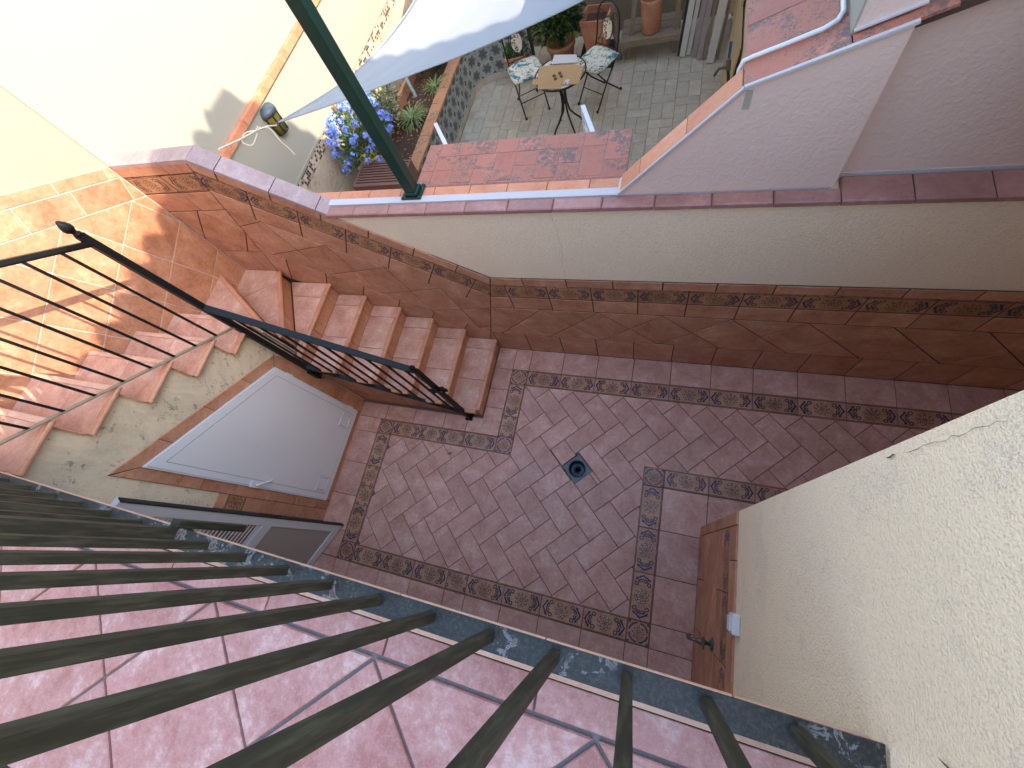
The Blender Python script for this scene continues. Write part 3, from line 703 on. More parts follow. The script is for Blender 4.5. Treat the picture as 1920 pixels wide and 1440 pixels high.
# stringer wall with cupboard door
FX = FR((-2.97, 0, 0), Y, Z)
prof = [(-1.05, 0.0), (0.985, 0.0), (0.985, 1.07), (1.06, 1.07), (1.06, z2[0] - 0.03)]
for i in range(5): prof += [(n2y[i + 1] - 0.035, z2[i] - 0.032), (n2y[i + 1] - 0.035, (z2[i + 1] if i < 4 else 2.46) - 0.032)]
prof += [(-1.05, 2.428)]
MB().prism(prof, FX, -0.02, 0.0).obj('stringer_wall', 'stringer', st)
DO = [(0.828, 0.078), (0.828, 1.236), (-0.125, 1.832), (-0.122, 0.085)]
FXt = FR((-2.960, 0, 0), Y, Z)
def sx(po, **k): tile('surround_tile', st, FXt, po, 'wall_tile', gap=0.004, **k)
sl = lambda y: 1.236 + (0.828 - y) * 0.6254
so_ = lambda y: 1.284 + (0.915 - y) * 0.626
yy = [0.915, 0.63, 0.345, 0.06, -0.206]
MB().prism([(-0.206, so_(-0.206) - 0.004), (-0.206, 1.236), (-0.316, 1.236), (-0.65, 1.236), (-0.65, 0.004), (0.972, 0.004), (0.972, 1.045), (0.915, 1.278)], FX, 0.0, 0.0055).obj('surround_mortar', 'grout_wall', st)
for p, q in zip(yy, yy[1:]):
    pi, qi = min(p, 0.828), max(q, -0.125)
    sx([(p, so_(p)), (q, so_(q)), (qi, sl(qi)), (pi, sl(pi))])
for p, q in zip((1.83, 1.56, 1.40, 1.12, 0.80, 0.46, 0.20), (1.56, 1.40, 1.12, 0.80, 0.46, 0.20, 0.005)):
    sx([(-0.206, q), (-0.123, q), (-0.123, p), (-0.206, p + (0.145 if p > 1.8 else 0))])
for p, q in zip((0.005, 0.335, 0.66, 0.95), (0.335, 0.66, 0.95, 1.20)): sx([(0.83, p), (0.97, p), (0.97, q), (0.83, q)] if q < 1 else [(0.83, p), (0.97, p), (0.97, 1.05), (0.917, 1.278), (0.83, 1.232)])
sx([(-0.12, 0.004), (0.2, 0.004), (0.2, 0.08), (-0.12, 0.08)]); sx([(0.2, 0.004), (0.53, 0.004), (0.53, 0.08), (0.2, 0.08)]); sx([(0.53, 0.004), (0.83, 0.004), (0.83, 0.08), (0.53, 0.08)])
for y1, y0 in ((-0.206, -0.315), (-0.315, -0.65)):
    for p, q in ((0.005, 0.335), (0.335, 0.58), (0.58, 0.815), (0.815, 0.985), (1.155, 1.24)): sx(rect(y0, p, y1, q))
    tile('border_tile', st, FXt, rect(y0, 0.985, y1, 1.155), 'listel_wall', gap=0.004, uv=(0.0, 0.1675, 0.17))
dm = MB(); inn = inset(DO if area(DO) > 0 else DO[::-1], 0.012)
door = MB().prism(DO, FX, 0.001, 0.026).obj('cupboard_door', 'white_plastic', st)
MB().prism(inn, FX, 0.026, 0.033).obj('leaf_frame', 'white_plastic', door)
inn2 = inset(DO if area(DO) > 0 else DO[::-1], 0.062)
MB().prism(inset(DO if area(DO) > 0 else DO[::-1], 0.0105), FX, 0.0262, 0.0268).obj('seal', 'gasket', door)
MB().prism(inset(DO if area(DO) > 0 else DO[::-1], 0.0585), FX, 0.0331, 0.0336).obj('groove', 'groove', door)
MB().prism(inn2, FX, 0.0337, 0.0350).obj('panel', 'white_panel', door)
for (a, b, c, d) in ((0.605, 0.16, 0.745, 0.302), (-0.046, 0.16, 0.094, 0.306)):
    v = MB(); 
    for e in ((a, b, c, b + 0.012), (a, d - 0.012, c, d), (a, b + 0.012, a + 0.012, d - 0.012), (c - 0.012, b + 0.012, c, d - 0.012)): v.prism(rect(*e), FX, 0.0358, 0.042)
    v.prism(rect(a + 0.016, b + 0.016, c - 0.016, d - 0.016), FX, 0.0358, 0.039)
    v.obj('vent', 'white_plastic', door)
    MB().prism(rect(a - 0.003, b - 0.003, c + 0.003, d + 0.003), FX, 0.0351, 0.0357).obj('vent_gap', 'groove', door)
hd = MB(); hd.prism(rect(-0.125, 0.955, -0.075, 1.03), FX, 0.030, 0.046); hd.tube([(-2.925, -0.10, 0.99), (-2.905, -0.10, 0.985), (-2.900, -0.085, 0.965), (-2.898, -0.05, 0.885), (-2.905, -0.04, 0.868)], 0.009, 8)
hd.obj('handle', 'white_plastic', door)
for yy_, zz in ((0.81, 1.05), (0.81, 0.18)):
    MB().prism(rect(yy_ - 0.004, zz, yy_ + 0.022, zz + 0.07), FX, 0.030, 0.040).obj('hinge', 'white_plastic', door)

# ================================================================== house with balcony
ho = thing('house', 'cream stucco house wall with tiled dado rising on the right of the courtyard', 'house', (2, -0.5, 0))
hb = MB(); hb.box((0.497, -6.0, -0.1), (5.5, 0.333, 3.45)); hb.obj('wall', 'cream', ho)
hb = MB(); hb.box((4.4, -9.0, 3.46), (10.5, 0.50, 8.70)); hb.obj('unseen_upper_block', 'cream', ho)  # unseen mass, set far back to shade the courtyard yet leave sky open
hb = MB(); hb.box((1.08, 0.334, 2.62), (5.5, 1.742, 3.45)); hb.box((3.45, 0.334, -0.1), (3.6, 1.742, 2.618)); hb.obj('passage_upper_wall', 'cream', ho)
hb = MB(); hb.box((-3.745, -1.3, -0.1), (0.495, -1.0, 2.40)); hb.obj('ground_floor_wall', 'house_inside', ho)
hb = MB(); hb.box((-3.745, -2.2, 2.3), (0.495, -1.9, 3.6)); hb.obj('upper_wall', 'cream', ho)
FRW = FR((0.487, 0, 0), -Y, Z)
MB().prism(rect(-0.329, 0.0, 1.0, 1.296), FRW, -0.0102, -0.0045).obj('mortar', 'grout_wall', ho)
def rw(po, name='wall_tile', mat='wall_tile', **k): tile(name, ho, FRW, po, mat, gap=0.005, **k)
rw(rect(-0.332, 0.004, -0.262, 1.30), 'corner_tile')
for p, q in zip([-0.262, 0.05, 0.385, 0.72], [0.05, 0.385, 0.72, 1.0]):
    rw(rect(p, 0.004, q, 0.335))
for k in range(3):
    xt = -0.262 + 0.237 + 0.474 * k; hw = 0.237
    for po in ([(xt, 0.815), (xt - hw, 0.575), (xt, 0.335), (xt + hw, 0.575)], [(xt, 0.815), (xt + hw, 0.575), (xt + 2 * hw, 0.815)], [(xt, 0.335), (xt + 2 * hw, 0.335), (xt + hw, 0.575)]): rw(clip(po, 1, 0, 1.0))
rw([(-0.262, 0.335), (-0.262 + 0.237, 0.335), (-0.262, 0.575)]); rw([(-0.262, 0.815), (-0.262, 0.575), (-0.262 + 0.237, 0.815)])
for p, q in zip([-0.262, 0.072, 0.407, 0.742], [0.072, 0.407, 0.742, 1.0]):
    rw(rect(p, 0.815, q, 0.99)); rw(rect(p, 0.99, q, 1.16), 'border_tile', 'listel_wall', uv=(0.0, 0.1675, 0.17))
for p, q in zip([-0.262, -0.09, 0.245, 0.58], [-0.09, 0.245, 0.58, 1.0]): rw(rect(p, 1.16, q, 1.30), 'edge_tile')
# louvred glazed door leaf standing open under the balcony
dl = MB(); hA = Vector((-2.729, -0.303, 0)); hB = Vector((-3.045, -0.985, 0)); dd = (hB - hA).normalized(); dn = Vector((0, 0, 1)).cross(dd)   # faces the courtyard side
if dn.x < 0: dn = -dn
FDr = (hA, dd, Z.copy(), dd.cross(Z)); sg = 1 if FDr[3].dot(dn) > 0 else -1
LW = (hB - hA).length
ld = MB()
for e in ((0.0, 0.02, 0.075, 2.02), (LW - 0.075, 0.02, LW, 2.02), (0.075, 0.02, LW - 0.075, 0.10), (0.075, 0.86, LW - 0.075, 0.95), (0.075, 1.94, LW - 0.075, 2.02)): ld.prism(rect(*e), FDr, -0.022, 0.022)
leaf = ld.obj('door', 'white_plastic', ho)
MB().prism(rect(0.08, 0.10, LW - 0.08, 0.86), FDr, -0.008, 0.008).obj('panel', 'screen', leaf)
for k in range(30):
    zc = 0.975 + k * 0.0325
    MB().obox(hA + dd * (LW / 2) + Z * zc, (dd, (Z * 0.8 + dn * 0.6).normalized(), (Z * -0.6 + dn * 0.8).normalized()), (LW / 2 - 0.077, 0.018, 0.003)).obj('slat', 'white_plastic', leaf)
MB().prism(rect(-0.008, 0.02, -0.0005, 2.02), FDr, -0.030, 0.008).obj('gasket', 'gasket', leaf)
MB().tube([hA + dd * 0.035 + dn * -0.02 + Z * 0.93, hA + dd * 0.035 - dn * 0.07 + Z * 0.93, hA + dd * 0.13 - dn * 0.075 + Z * 0.93], 0.010).obj('handle', 'white_plastic', leaf)
MB().obox(hA + dd * 0.0 + Z * 0.93 - dd * 0.009, (dd, Z, dn), (0.0015, 0.11, 0.008)).obj('lock_plate', 'gasket', leaf)
# roof
rv = []; rfc = []
x0r, x1r, y0r, y1r = 4.0, 10.6, -9.2, 0.531; per = 0.25; ny = int((y1r - y0r) / per * 12); nx = 80
def rz_(x, y):
    e = 0.125 * abs(math.sin(math.pi * (y + 0.849) / per)) ** 0.75 + 0.075 * max(-1.0, y + 0.469)
    if y > y1r - 0.24: e = 0.10 + 0.12 * abs(math.sin(math.pi * (x - x0r) / 0.36)) ** 0.6
    return 8.669 + 0.33 * (x - x0r) + e
for i in range(nx + 1):
    for j in range(ny + 1):
        x = x0r + (x1r - x0r) * i / nx; y = y0r + (y1r - y0r) * j / ny; rv.append((x, y, rz_(x, y)))
B0 = len(rv)
for i in range(nx + 1):
    for j in range(ny + 1):
        x = x0r + (x1r - x0r) * i / nx; y = y0r + (y1r - y0r) * j / ny; rv.append((x, y, 8.50 + 0.33 * (x - x0r)))
id_ = lambda i, j, b=0: b + i * (ny + 1) + j
for i in range(nx):
    for j in range(ny):
        rfc.append((id_(i, j), id_(i + 1, j), id_(i + 1, j + 1), id_(i, j + 1)))
for j in range(ny): rfc.append((id_(0, j), id_(0, j + 1), id_(0, j + 1, B0), id_(0, j, B0)))
for i in range(nx): rfc.append((id_(i, ny), id_(i + 1, ny), id_(i + 1, ny, B0), id_(i, ny, B0)))
rfc.append((id_(0, 0, B0), id_(0, ny, B0), id_(nx, ny, B0), id_(nx, 0, B0)))
m = MB(); m.add(rv, rfc); m.obj('roof', 'roof', ho)

# balcony floor
bl = MB(); bl.box((-3.738, -1.9, 2.40), (0.496, -0.325, 2.558)); bal = bl.obj('balcony_floor', 'grout_grey', kind='structure')
FB = FR((0, 0, 2.570), X, Y)
bj = [-0.185 + 0.428 * k for k in range(-9, 3)]
for p, q in zip(bj, bj[1:]):
    tile('floor_tile', bal, FB, clip(clip(rect(p, -0.395, q, -0.315), 1, 0, 0.494), -1, 0, 3.736), 'balcony_tile', gap=0.006, thick=0.012)
for p, q in zip(bj, bj[1:]):
    p, q = max(p, -3.736), min(q, 0.494)
    if q - p < 0.02: continue
    pr = [(0.0, 0.0), (0.064, 0.0), (0.072, -0.003), (0.077, -0.009), (0.078, -0.018), (0.070, -0.026), (0.0, -0.026)]
    vs = [(xx, -0.315 + o_, 2.5697 + dz) for xx in (p + 0.002, q - 0.002) for o_, dz in pr]; k = len(pr)
    mm = MB(); mm.add(vs, [(i, k + i, k + i + 1, i + 1) for i in range(k - 1)] + [tuple(range(k)), tuple(reversed(range(k, 2 * k)))]); mm.obj('edge_tile', 'edge_tile', bal)
s_ = 0.427 / r2
for i in range(-14, 8):
    for j in range(-8, 12):
        xc = -0.337 + (i - j) * s_; yc = -0.405 - (i + j) * s_
        if xc < -4 or xc > 0.9 or yc > -0.405 + s_ * 1.2 or yc < -2.0: continue
        po = [(xc, yc - s_), (xc + s_, yc), (xc, yc + s_), (xc - s_, yc)]
        po = clip(clip(clip(clip(po, 0, 1, -0.3985), 1, 0, 0.494), -1, 0, 3.736), 0, -1, 1.9)
        if len(po) >= 3: tile('floor_tile', bal, FB, po, 'balcony_tile', gap=0.010, thick=0.012, ch=0.003)

# ================================================================== balcony railing
br = thing('balcony_railing', 'dark olive square bar railing on a rusty flat bar along the balcony edge', 'railing', (-1.2, -0.255, 2.57))
b = MB(); b.box((-2.90, -0.290, 2.618), (0.49, -0.229, 2.626)); b.obj('bottom_bar', 'bar', br)
b = MB(); b.box((-2.90, -0.285, 3.50), (0.49, -0.225, 3.525)); b.obj('top_rail', 'olive', br)
k0 = 0.0165
for k in range(-18, 4):
    x = k0 + 0.1645 * k
    if k == -9: continue
    if x > 0.47 or x < -2.88: continue
    b = MB(); b.box((x - 0.0115, -0.265, 2.626), (x + 0.0115, -0.242, 3.50)); b.obj('baluster', 'olive', br)
xp = k0 + 0.1645 * -9
b = MB(); b.box((xp - 0.022, -0.276, 2.5705), (xp + 0.022, -0.232, 3.52)); b.obj('post', 'olive', br)
b = MB(); b.box((xp - 0.018, -0.2305, 2.36), (xp + 0.018, -0.206, 2.63)); b.obj('post_bracket', 'olive', br)

# ================================================================== stair railing
sr = thing('stair_railing', 'black iron stair railing with handrail, thin bars and acorn finials', 'railing', (-2.93, 0.955, 0.8))
px_, py_ = -2.93, 0.955
b = MB(); b.box((px_ - 0.02, py_ - 0.02, 0.77), (px_ + 0.02, py_ + 0.02, 2.675)); po_ = b.obj('post', 'black_metal', sr)
def acorn(c, sc_, name='finial', rotm=None):
    m = MB(); pr = [(0.0, 0.0), (0.016, 0.0), (0.018, 0.008), (0.011, 0.016), (0.013, 0.022), (0.021, 0.032), (0.023, 0.045), (0.017, 0.062), (0.007, 0.078), (0.0, 0.082)]
    m.lathe([(r * sc_, z * sc_) for r, z in pr], c, 14); return m
acorn((px_, py_, 2.675), 1.25).obj('finial', 'black_metal', po_)
b = MB(); b.box((px_ - 0.03, py_ - 0.034, 0.77), (px_ + 0.03, py_ - 0.018, 0.90)); b.obj('mounting_plate', 'black_metal', po_)
t2 = lambda y: 2.625 + 0.752 * (0.945 - y)
u2 = lambda y: 1.705 + 0.735 * (0.945 - y)
b = MB(); b.bar((px_, 0.95, t2(0.95)), (px_, -0.22, t2(-0.22)), 0.045, 0.022); b.bar((px_, 0.95, t2(0.95) - 0.016), (px_, -0.22, t2(-0.22) - 0.016), 0.025, 0.014); b.obj('handrail', 'black_metal', sr)
b = MB(); b.bar((px_, 0.95, u2(0.95)), (px_, -0.22, u2(-0.22)), 0.035, 0.008); b.obj('bottom_rail', 'worn_bar', sr)
for y in (0.825, 0.697, 0.575, 0.455, 0.325, 0.203, 0.081, -0.042, -0.165):
    b = MB(); b.box((px_ - 0.007, y - 0.007, u2(y) + 0.002), (px_ + 0.007, y + 0.007, t2(y) - 0.01)); b.obj('baluster', 'black_metal', sr)
ry = 0.952
t1 = lambda x: 1.180 + 0.640 * (-1.700 - x)
u1 = lambda x: 0.175 + 0.660 * (-1.700 - x)
b = MB(); b.bar((-2.92, ry, t1(-2.92)), (-1.70, ry, t1(-1.70)), 0.045, 0.022); b.bar((-2.92, ry, t1(-2.92) - 0.016), (-1.70, ry, t1(-1.70) - 0.016), 0.025, 0.014); b.obj('handrail', 'teal_metal', sr)
b = MB(); b.bar((-2.92, ry, u1(-2.92)), (-1.70, ry, u1(-1.70)), 0.035, 0.008); b.obj('bottom_rail', 'teal_metal', sr)
x = -2.80
while x < -1.75:
    b = MB(); b.box((x - 0.007, ry - 0.007, u1(x) + 0.002), (x + 0.007, ry + 0.007, t1(x) - 0.01)); b.obj('baluster', 'black_metal', sr); x += 0.1265
b = MB(); b.box((-1.705, ry - 0.018, 0.0), (-1.669, ry + 0.018, 1.19)); pe = b.obj('post', 'black_metal', sr)
acorn((-1.687, ry, 1.19), 0.95).obj('finial', 'black_metal', pe)
b = MB(); b.box((-1.725, ry - 0.035, 0.004), (-1.650, ry + 0.035, 0.012)); b.obj('foot_plate', 'black_metal', pe)
def spiral(c, ax1, ax2, r0, turns, r=0.006, n=36):
    return MB().tube([Vector(c) + (Vector(ax1) * math.cos(t * turns * 2 * math.pi) + Vector(ax2) * math.sin(t * turns * 2 * math.pi)) * (r0 * (1 - 0.75 * t)) for t in [k / n for k in range(n + 1)]], r, 6)
spiral((-1.625, ry, 0.80), (-1, 0, 0), (0, 0, -1), 0.045, 1.6, 0.007).obj('scroll', 'black_metal', pe)
spiral((-1.760, ry, 0.72), (1, 0, 0), (0, 0, 1), 0.050, 1.6, 0.007).obj('scroll', 'black_metal', pe)
MB().lathe([(0.0, 0.0), (0.03, 0.0), (0.036, 0.01), (0.03, 0.02), (0.0, 0.024)], (-1.66, ry, 0.76), 14).obj('boss', 'black_metal', pe)

# ================================================================== tap, switch
tp = thing('wall_tap', 'tarnished brass garden tap on the tiled house wall', 'tap', (0.487, -0.37, 0.78))
def rr(c, ax, prof, seg=14):
    ax = Vector(ax).normalized(); u = ax.orthogonal().normalized(); v = ax.cross(u); m = MB(); vs = []
    for r, t in prof:
        for k in range(seg):
            a = 2 * math.pi * k / seg; vs.append(Vector(c) + ax * t + (u * math.cos(a) + v * math.sin(a)) * r)
    m.add(vs, [(i * seg + k, i * seg + (k + 1) % seg, (i + 1) * seg + (k + 1) % seg, (i + 1) * seg + k) for i in range(len(prof) - 1) for k in range(seg)], True)
    return m
c0 = Vector((0.487, -0.37, 0.78))
rr(c0, (-1, 0, 0), [(0.0, 0.0), (0.036, 0.0), (0.034, 0.006), (0.018, 0.014), (0.0, 0.014)]).obj('flange', 'brass_green', tp)
rr(c0, (-1, 0, 0), [(0.011, 0.0), (0.011, 0.035), (0.017, 0.04), (0.019, 0.06), (0.015, 0.075), (0.012, 0.085), (0.0, 0.086)]).obj('body', 'brass', tp)
MB().tube([c0 + Vector((-0.075, 0, 0)), c0 + Vector((-0.10, 0, -0.004)), c0 + Vector((-0.115, 0, -0.02)), c0 + Vector((-0.12, 0, -0.05))], 0.010, 10).obj('spout', 'brass', tp)
rr(c0 + Vector((-0.12, 0, -0.045)), (0, 0, -1), [(0.0, 0.0), (0.014, 0.0), (0.015, 0.022), (0.0, 0.024)]).obj('hose_end', 'brass_green', tp)
hm = rr(c0 + Vector((-0.055, 0, 0.012)), (0, 0, 1), [(0.009, 0.0), (0.009, 0.03), (0.0, 0.03)]); hm.bar(c0 + Vector((-0.055, -0.032, 0.046)), c0 + Vector((-0.055, 0.032, 0.046)), 0.012, 0.008)
hm.obj('handle', 'brass', tp)
sw = thing('wall_switch', 'white surface mounted switch box on the stucco above the tap', 'switch', (0.47, -0.19, 1.36))
b = MB(); b.box((0.462, -0.235, 1.318), (0.497, -0.145, 1.405)); o = b.obj('housing', 'white_plastic', sw)
md = o.modifiers.new('b', 'BEVEL'); md.width = 0.008; md.segments = 3
b = MB(); b.box((0.453, -0.222, 1.332), (0.4625, -0.158, 1.392)); o = b.obj('rocker', 'white_plastic', sw); md = o.modifiers.new('b', 'BEVEL'); md.width = 0.004; md.segments = 2

# ================================================================== neighbour's garden wall
gw = thing('garden_wall', 'white garden wall with orange tile trim, mosaic strip and stone cladding', 'wall', (-3.85, 4.5, 0))
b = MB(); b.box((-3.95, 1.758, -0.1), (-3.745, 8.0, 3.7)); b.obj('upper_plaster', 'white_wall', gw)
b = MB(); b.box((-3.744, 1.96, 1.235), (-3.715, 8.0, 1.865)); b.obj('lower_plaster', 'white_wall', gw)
FGt = FR((-3.70, 0, 0), Y, Z)
ys = seq(1.97, 0.30, 7.9)
for p, q in zip(ys, ys[1:]):
    tt = MB(); tt.box((-3.743, p + 0.002, 1.866), (-3.682, q - 0.002, 1.925)); o = tt.obj('trim_tile', 'orange_tile', gw)
b = MB(); b.box((-3.744, 1.96, 1.21), (-3.703, 8.0, 1.2345)); b.obj('ledge', 'white_wall', gw)
b = MB(); b.box((-3.744, 1.96, 1.10), (-3.712, 8.0, 1.2095)); b.obj('mosaic_strip', 'mosaic', gw)
b = MB(); b.box((-3.744, 1.96, 0.3), (-3.727, 8.0, 1.0995)); b.obj('cladding_bed', 'grout_patio', gw)
FG = FR((-3.715, 0, 0), Y, Z)
for r_, (z0, z1_) in enumerate(((0.35, 0.72), (0.72, 1.098))):
    ys = seq(2.0 + (0.31 if r_ else 0.0), 0.62, 7.9)
    for p, q in zip(ys, ys[1:]): tile('stone_slab', gw, FG, rect(p, z0, q, z1_), 'stone', gap=0.006)

# wall lamp
wl = thing('wall_lamp', 'half round metal wall lantern with yellow glass on the white wall', 'lamp', (-3.715, 3.17, 1.7))
def half(prof, z_of=0.0, seg=12):
    m = MB(); vs = []
    for r, z in prof:
        for k in range(seg + 1):
            a = -math.pi / 2 + math.pi * k / seg; vs.append((-3.713 + r * math.cos(a) * 0.95, 3.17 + r * math.sin(a), z))
    n = seg + 1
    m.add(vs, [(i * n + k, i * n + k + 1, (i + 1) * n + k + 1, (i + 1) * n + k) for i in range(len(prof) - 1) for k in range(seg)], True)
    return m
half([(0.0, 1.835), (0.05, 1.832), (0.085, 1.815), (0.098, 1.79), (0.10, 1.765), (0.0, 1.765)]).obj('cap', 'lamp_top', wl)
half([(0.085, 1.765), (0.066, 1.585), (0.0, 1.585)]).obj('glass', 'lamp_glass', wl)
fm = MB()
for a in (-80, -28, 28, 80):
    a = math.radians(a); c, s = math.cos(a), math.sin(a)
    fm.tube([(-3.713 + 0.088 * c, 3.17 + 0.09 * s, 1.768), (-3.713 + 0.069 * c, 3.17 + 0.071 * s, 1.583)], 0.0055, 6)
for z, r in ((1.766, 0.09), (1.675, 0.079), (1.583, 0.070)):
    fm.tube([(-3.713 + r * math.cos(math.radians(t)), 3.17 + r * math.sin(math.radians(t)), z) for t in range(-88, 89, 16)], 0.005, 6)
fm.obj('frame', 'wire', wl)

# ================================================================== planter
pn = thing('planter_wall', 'low curved planter wall faced with patterned grey tiles under a terracotta cap', 'planter', (-2.93, 4.0, 0))
path = [(-2.885, 2.0 + 0.2 * k) for k in range(19)]
for t in range(1, 9):
    a = math.radians(90 - 90 * (1 - t / 8)) ; a = math.pi - math.pi / 2 * t / 8
    path.append((-2.535 + 0.35 * math.cos(a), 5.72 + 0.35 * math.sin(a)))
path += [(-2.335, 6.07), (-2.135, 6.07), (-1.935, 6.07)]
# even 0.2 m stations
def resample(P, step):
    out = [P[0]]; acc = 0.0; i = 0; cur = Vector(P[0])
    for q in P[1:]:
        q = Vector(q); d = (q - cur).length
        while acc + d >= step:
            t = (step - acc) / d; cur = cur + (q - cur) * t; out.append(tuple(cur)); d = (q - cur).length; acc = 0.0
        acc += d; cur = q
    return out
ST = resample(path, 0.2)
core = MB(); 
for A, B in zip(ST, ST[1:]):
    A = Vector((*A, 0)); B = Vector((*B, 0)); d = (B - A).normalized(); nl = Vector((-d.y, d.x, 0))
    core.add([A, B, B + nl * 0.11, A + nl * 0.11, A + Z * 0.56, B + Z * 0.56, B + nl * 0.11 + Z * 0.56, A + nl * 0.11 + Z * 0.56], [(0, 1, 5, 4), (2, 3, 7, 6), (4, 5, 6, 7)])
core.obj('core', 'grout_patio', pn)
for A, B in zip(ST, ST[1:]):
    A3 = Vector((*A, 0)); B3 = Vector((*B, 0)); d = (B3 - A3).normalized(); nr = Vector((d.y, -d.x, 0)); L = (B3 - A3).length
    F = (A3 + nr * 0.009, d, Z.copy(), nr)
    tile('skirting', pn, F, rect(0, 0.002, L, 0.09), 'patio_tile', gap=0.002)
    for z0, z1_ in ((0.09, 0.285), (0.285, 0.48)): tile('patterned_tile', pn, F, rect(0, z0, L, z1_), 'hydraulic', gap=0.003, uv=(0.0, 0.2, 0.2))
    tile('patterned_tile', pn, F, rect(0, 0.48, L, 0.56), 'hydraulic', gap=0.003, uv=(0.0, 0.2, 0.2))
CP = resample(path, 0.28)
for A, B in zip(CP, CP[1:]):
    A3 = Vector((*A, 0)); B3 = Vector((*B, 0)); d = (B3 - A3).normalized(); nl = Vector((-d.y, d.x, 0)); L = (B3 - A3).length
    F = (A3 + Z * 0.588, d, nl, Z.copy())
    tile('cap_tile', pn, F, rect(0, -0.028, L, 0.135), 'planter_cap', gap=0.004, thick=0.027, ch=0.004)
# soil (uneven sheet)
sv = []; sf = []; NX, NY = 14, 60
for i in range(NX + 1):
    for j in range(NY + 1):
        sv.append((-3.715 + 0.74 * i / NX, 2.0 + 4.3 * j / NY, 0.505 + random.uniform(-0.018, 0.018)))
for i in range(NX):
    for j in range(NY): sf.append((i * (NY + 1) + j, (i + 1) * (NY + 1) + j, (i + 1) * (NY + 1) + j + 1, i * (NY + 1) + j + 1))
m = MB(); m.add(sv, sf, True); m.obj('planter_soil', 'soil', label='dark brown soil filling the planter bed', cat='soil', kind='stuff')
dl_ = MB()
for k in range(260):
    c = Vector((random.uniform(-3.5, -3.02), random.uniform(3.5, 5.4), 0.527)); a = random.uniform(0, 6.28); r = random.uniform(0.008, 0.028)
    u = Vector((math.cos(a), math.sin(a), random.uniform(-0.3, 0.3))); v = Vector((-math.sin(a), math.cos(a), random.uniform(-0.3, 0.3)))
    dl_.add([c - u * r, c + v * r * 0.5, c + u * r, c - v * r * 0.5], [(0, 1, 2, 3)])
dl_.obj('fallen_leaves', 'dry_leaf', label='dry fallen leaves scattered on the planter soil', cat='leaves', kind='stuff')
ed = MB(); ed.bar((-3.56, 3.9, 0.56), (-3.53, 5.5, 0.56), 0.05, 0.16); ed.obj('edging_strip', 'planter_cap', label='pink brick edging strip standing in the planter bed', cat='edging')

# ------------------------------------------------------------------ plants
def leaves(n, cen, rad, size, slim=0.45, up=0.35, shell=0.55, rng=random, droop=0.0):
    m = MB(); vs = []; fs = []; c = Vector(cen)
    for k in range(n):
        while True:
            p = Vector((rng.uniform(-1, 1), rng.uniform(-1, 1), rng.uniform(-1, 1)))
            if shell * rng.random() < p.length < 1: break
        q = Vector((p.x * rad[0], p.y * rad[1], p.z * rad[2]))
        lump = 0.82 + 0.25 * math.sin(p.x * 7 + cen[0] * 9) * math.sin(p.y * 6.3) + 0.12 * math.sin(p.z * 9)
        q *= lump
        d = (p.normalized() + Vector((rng.uniform(-.7, .7), rng.uniform(-.7, .7), rng.uniform(-.5, .7) + up))).normalized()
        s = size * rng.uniform(0.6, 1.3); x = d.cross(Vector((rng.uniform(-1, 1), rng.uniform(-1, 1), rng.uniform(-1, 1)))).normalized(); nn = x.cross(d)
        a = c + q; t = a + d * s - Z * droop * s; w_ = x * s * slim * 0.5; mid = (a + t) / 2 - nn * s * 0.12
        b0 = len(vs); vs += [a, mid + w_ + nn * s * 0.06, t, mid - w_ + nn * s * 0.06, mid]
        fs += [(b0, b0 + 1, b0 + 4), (b0 + 1, b0 + 2, b0 + 4), (b0 + 2, b0 + 3, b0 + 4), (b0 + 3, b0, b0 + 4)]
    m.add(vs, fs); return m
def stems(cen, base, n, rad, r=0.006):
    m = MB()
    for k in range(n):
        e = Vector(cen) + Vector((random.uniform(-1, 1) * rad[0], random.uniform(-1, 1) * rad[1], random.uniform(-0.2, 0.7) * rad[2])) * 0.75
        b0 = Vector(base) + Vector((random.uniform(-.03, .03), random.uniform(-.03, .03), 0)); mid = (b0 + e) / 2 + Vector((random.uniform(-.05, .05), random.uniform(-.05, .05), 0.04))
        m.tube([b0, mid, e], r, 5, r * 0.4)
    return m
pb = thing('plumbago_bush', 'bush covered in pale blue flower clusters against the stone wall', 'bush', (-3.42, 3.78, 0.5))
pc = (-3.42, 3.80, 0.92)
leaves(1500, pc, (0.30, 0.48, 0.38), 0.05, 0.5).obj('foliage', 'leaf_mid', pb)
stems(pc, (-3.42, 3.8, 0.5), 26, (0.3, 0.45, 0.38)).obj('stems', 'bark', pb)
fl = MB()
for k in range(90):
    p = Vector((random.gauss(0, 1), random.gauss(0, 1), random.gauss(0, 1))).normalized()
    p = Vector((p.x * 0.31, p.y * 0.47, abs(p.z) * 0.42 if random.random() < .8 else p.z * 0.3))
    c = Vector(pc) + p * random.uniform(0.92, 1.1)
    for q in range(20):
        dv = Vector((random.gauss(0, 1), random.gauss(0, 1), random.gauss(0, 1) + 0.5)).normalized(); cc = c + dv * random.uniform(0.022, 0.050)
        u = dv.orthogonal().normalized(); v = dv.cross(u); r = random.uniform(0.013, 0.019)
        for t in range(5):
            a = 2 * math.pi * t / 5; b_ = a + 0.5; e_ = a - 0.5
            fl.add([cc, cc + (u * math.cos(e_) + v * math.sin(e_)) * r * 0.75 + dv * 0.002, cc + (u * math.cos(a) + v * math.sin(a)) * r + dv * 0.003, cc + (u * math.cos(b_) + v * math.sin(b_)) * r * 0.75 + dv * 0.002], [(0, 1, 2, 3)])
fl.obj('flowers', 'petal', pb)
vs_ = thing('variegated_shrub', 'cream and green variegated shrub spreading against the sunlit stone wall', 'shrub', (-3.52, 4.6, 0.5))
leaves(900, (-3.52, 4.55, 0.86), (0.17, 0.42, 0.34), 0.055, 0.55).obj('foliage', 'leaf_varieg', vs_)
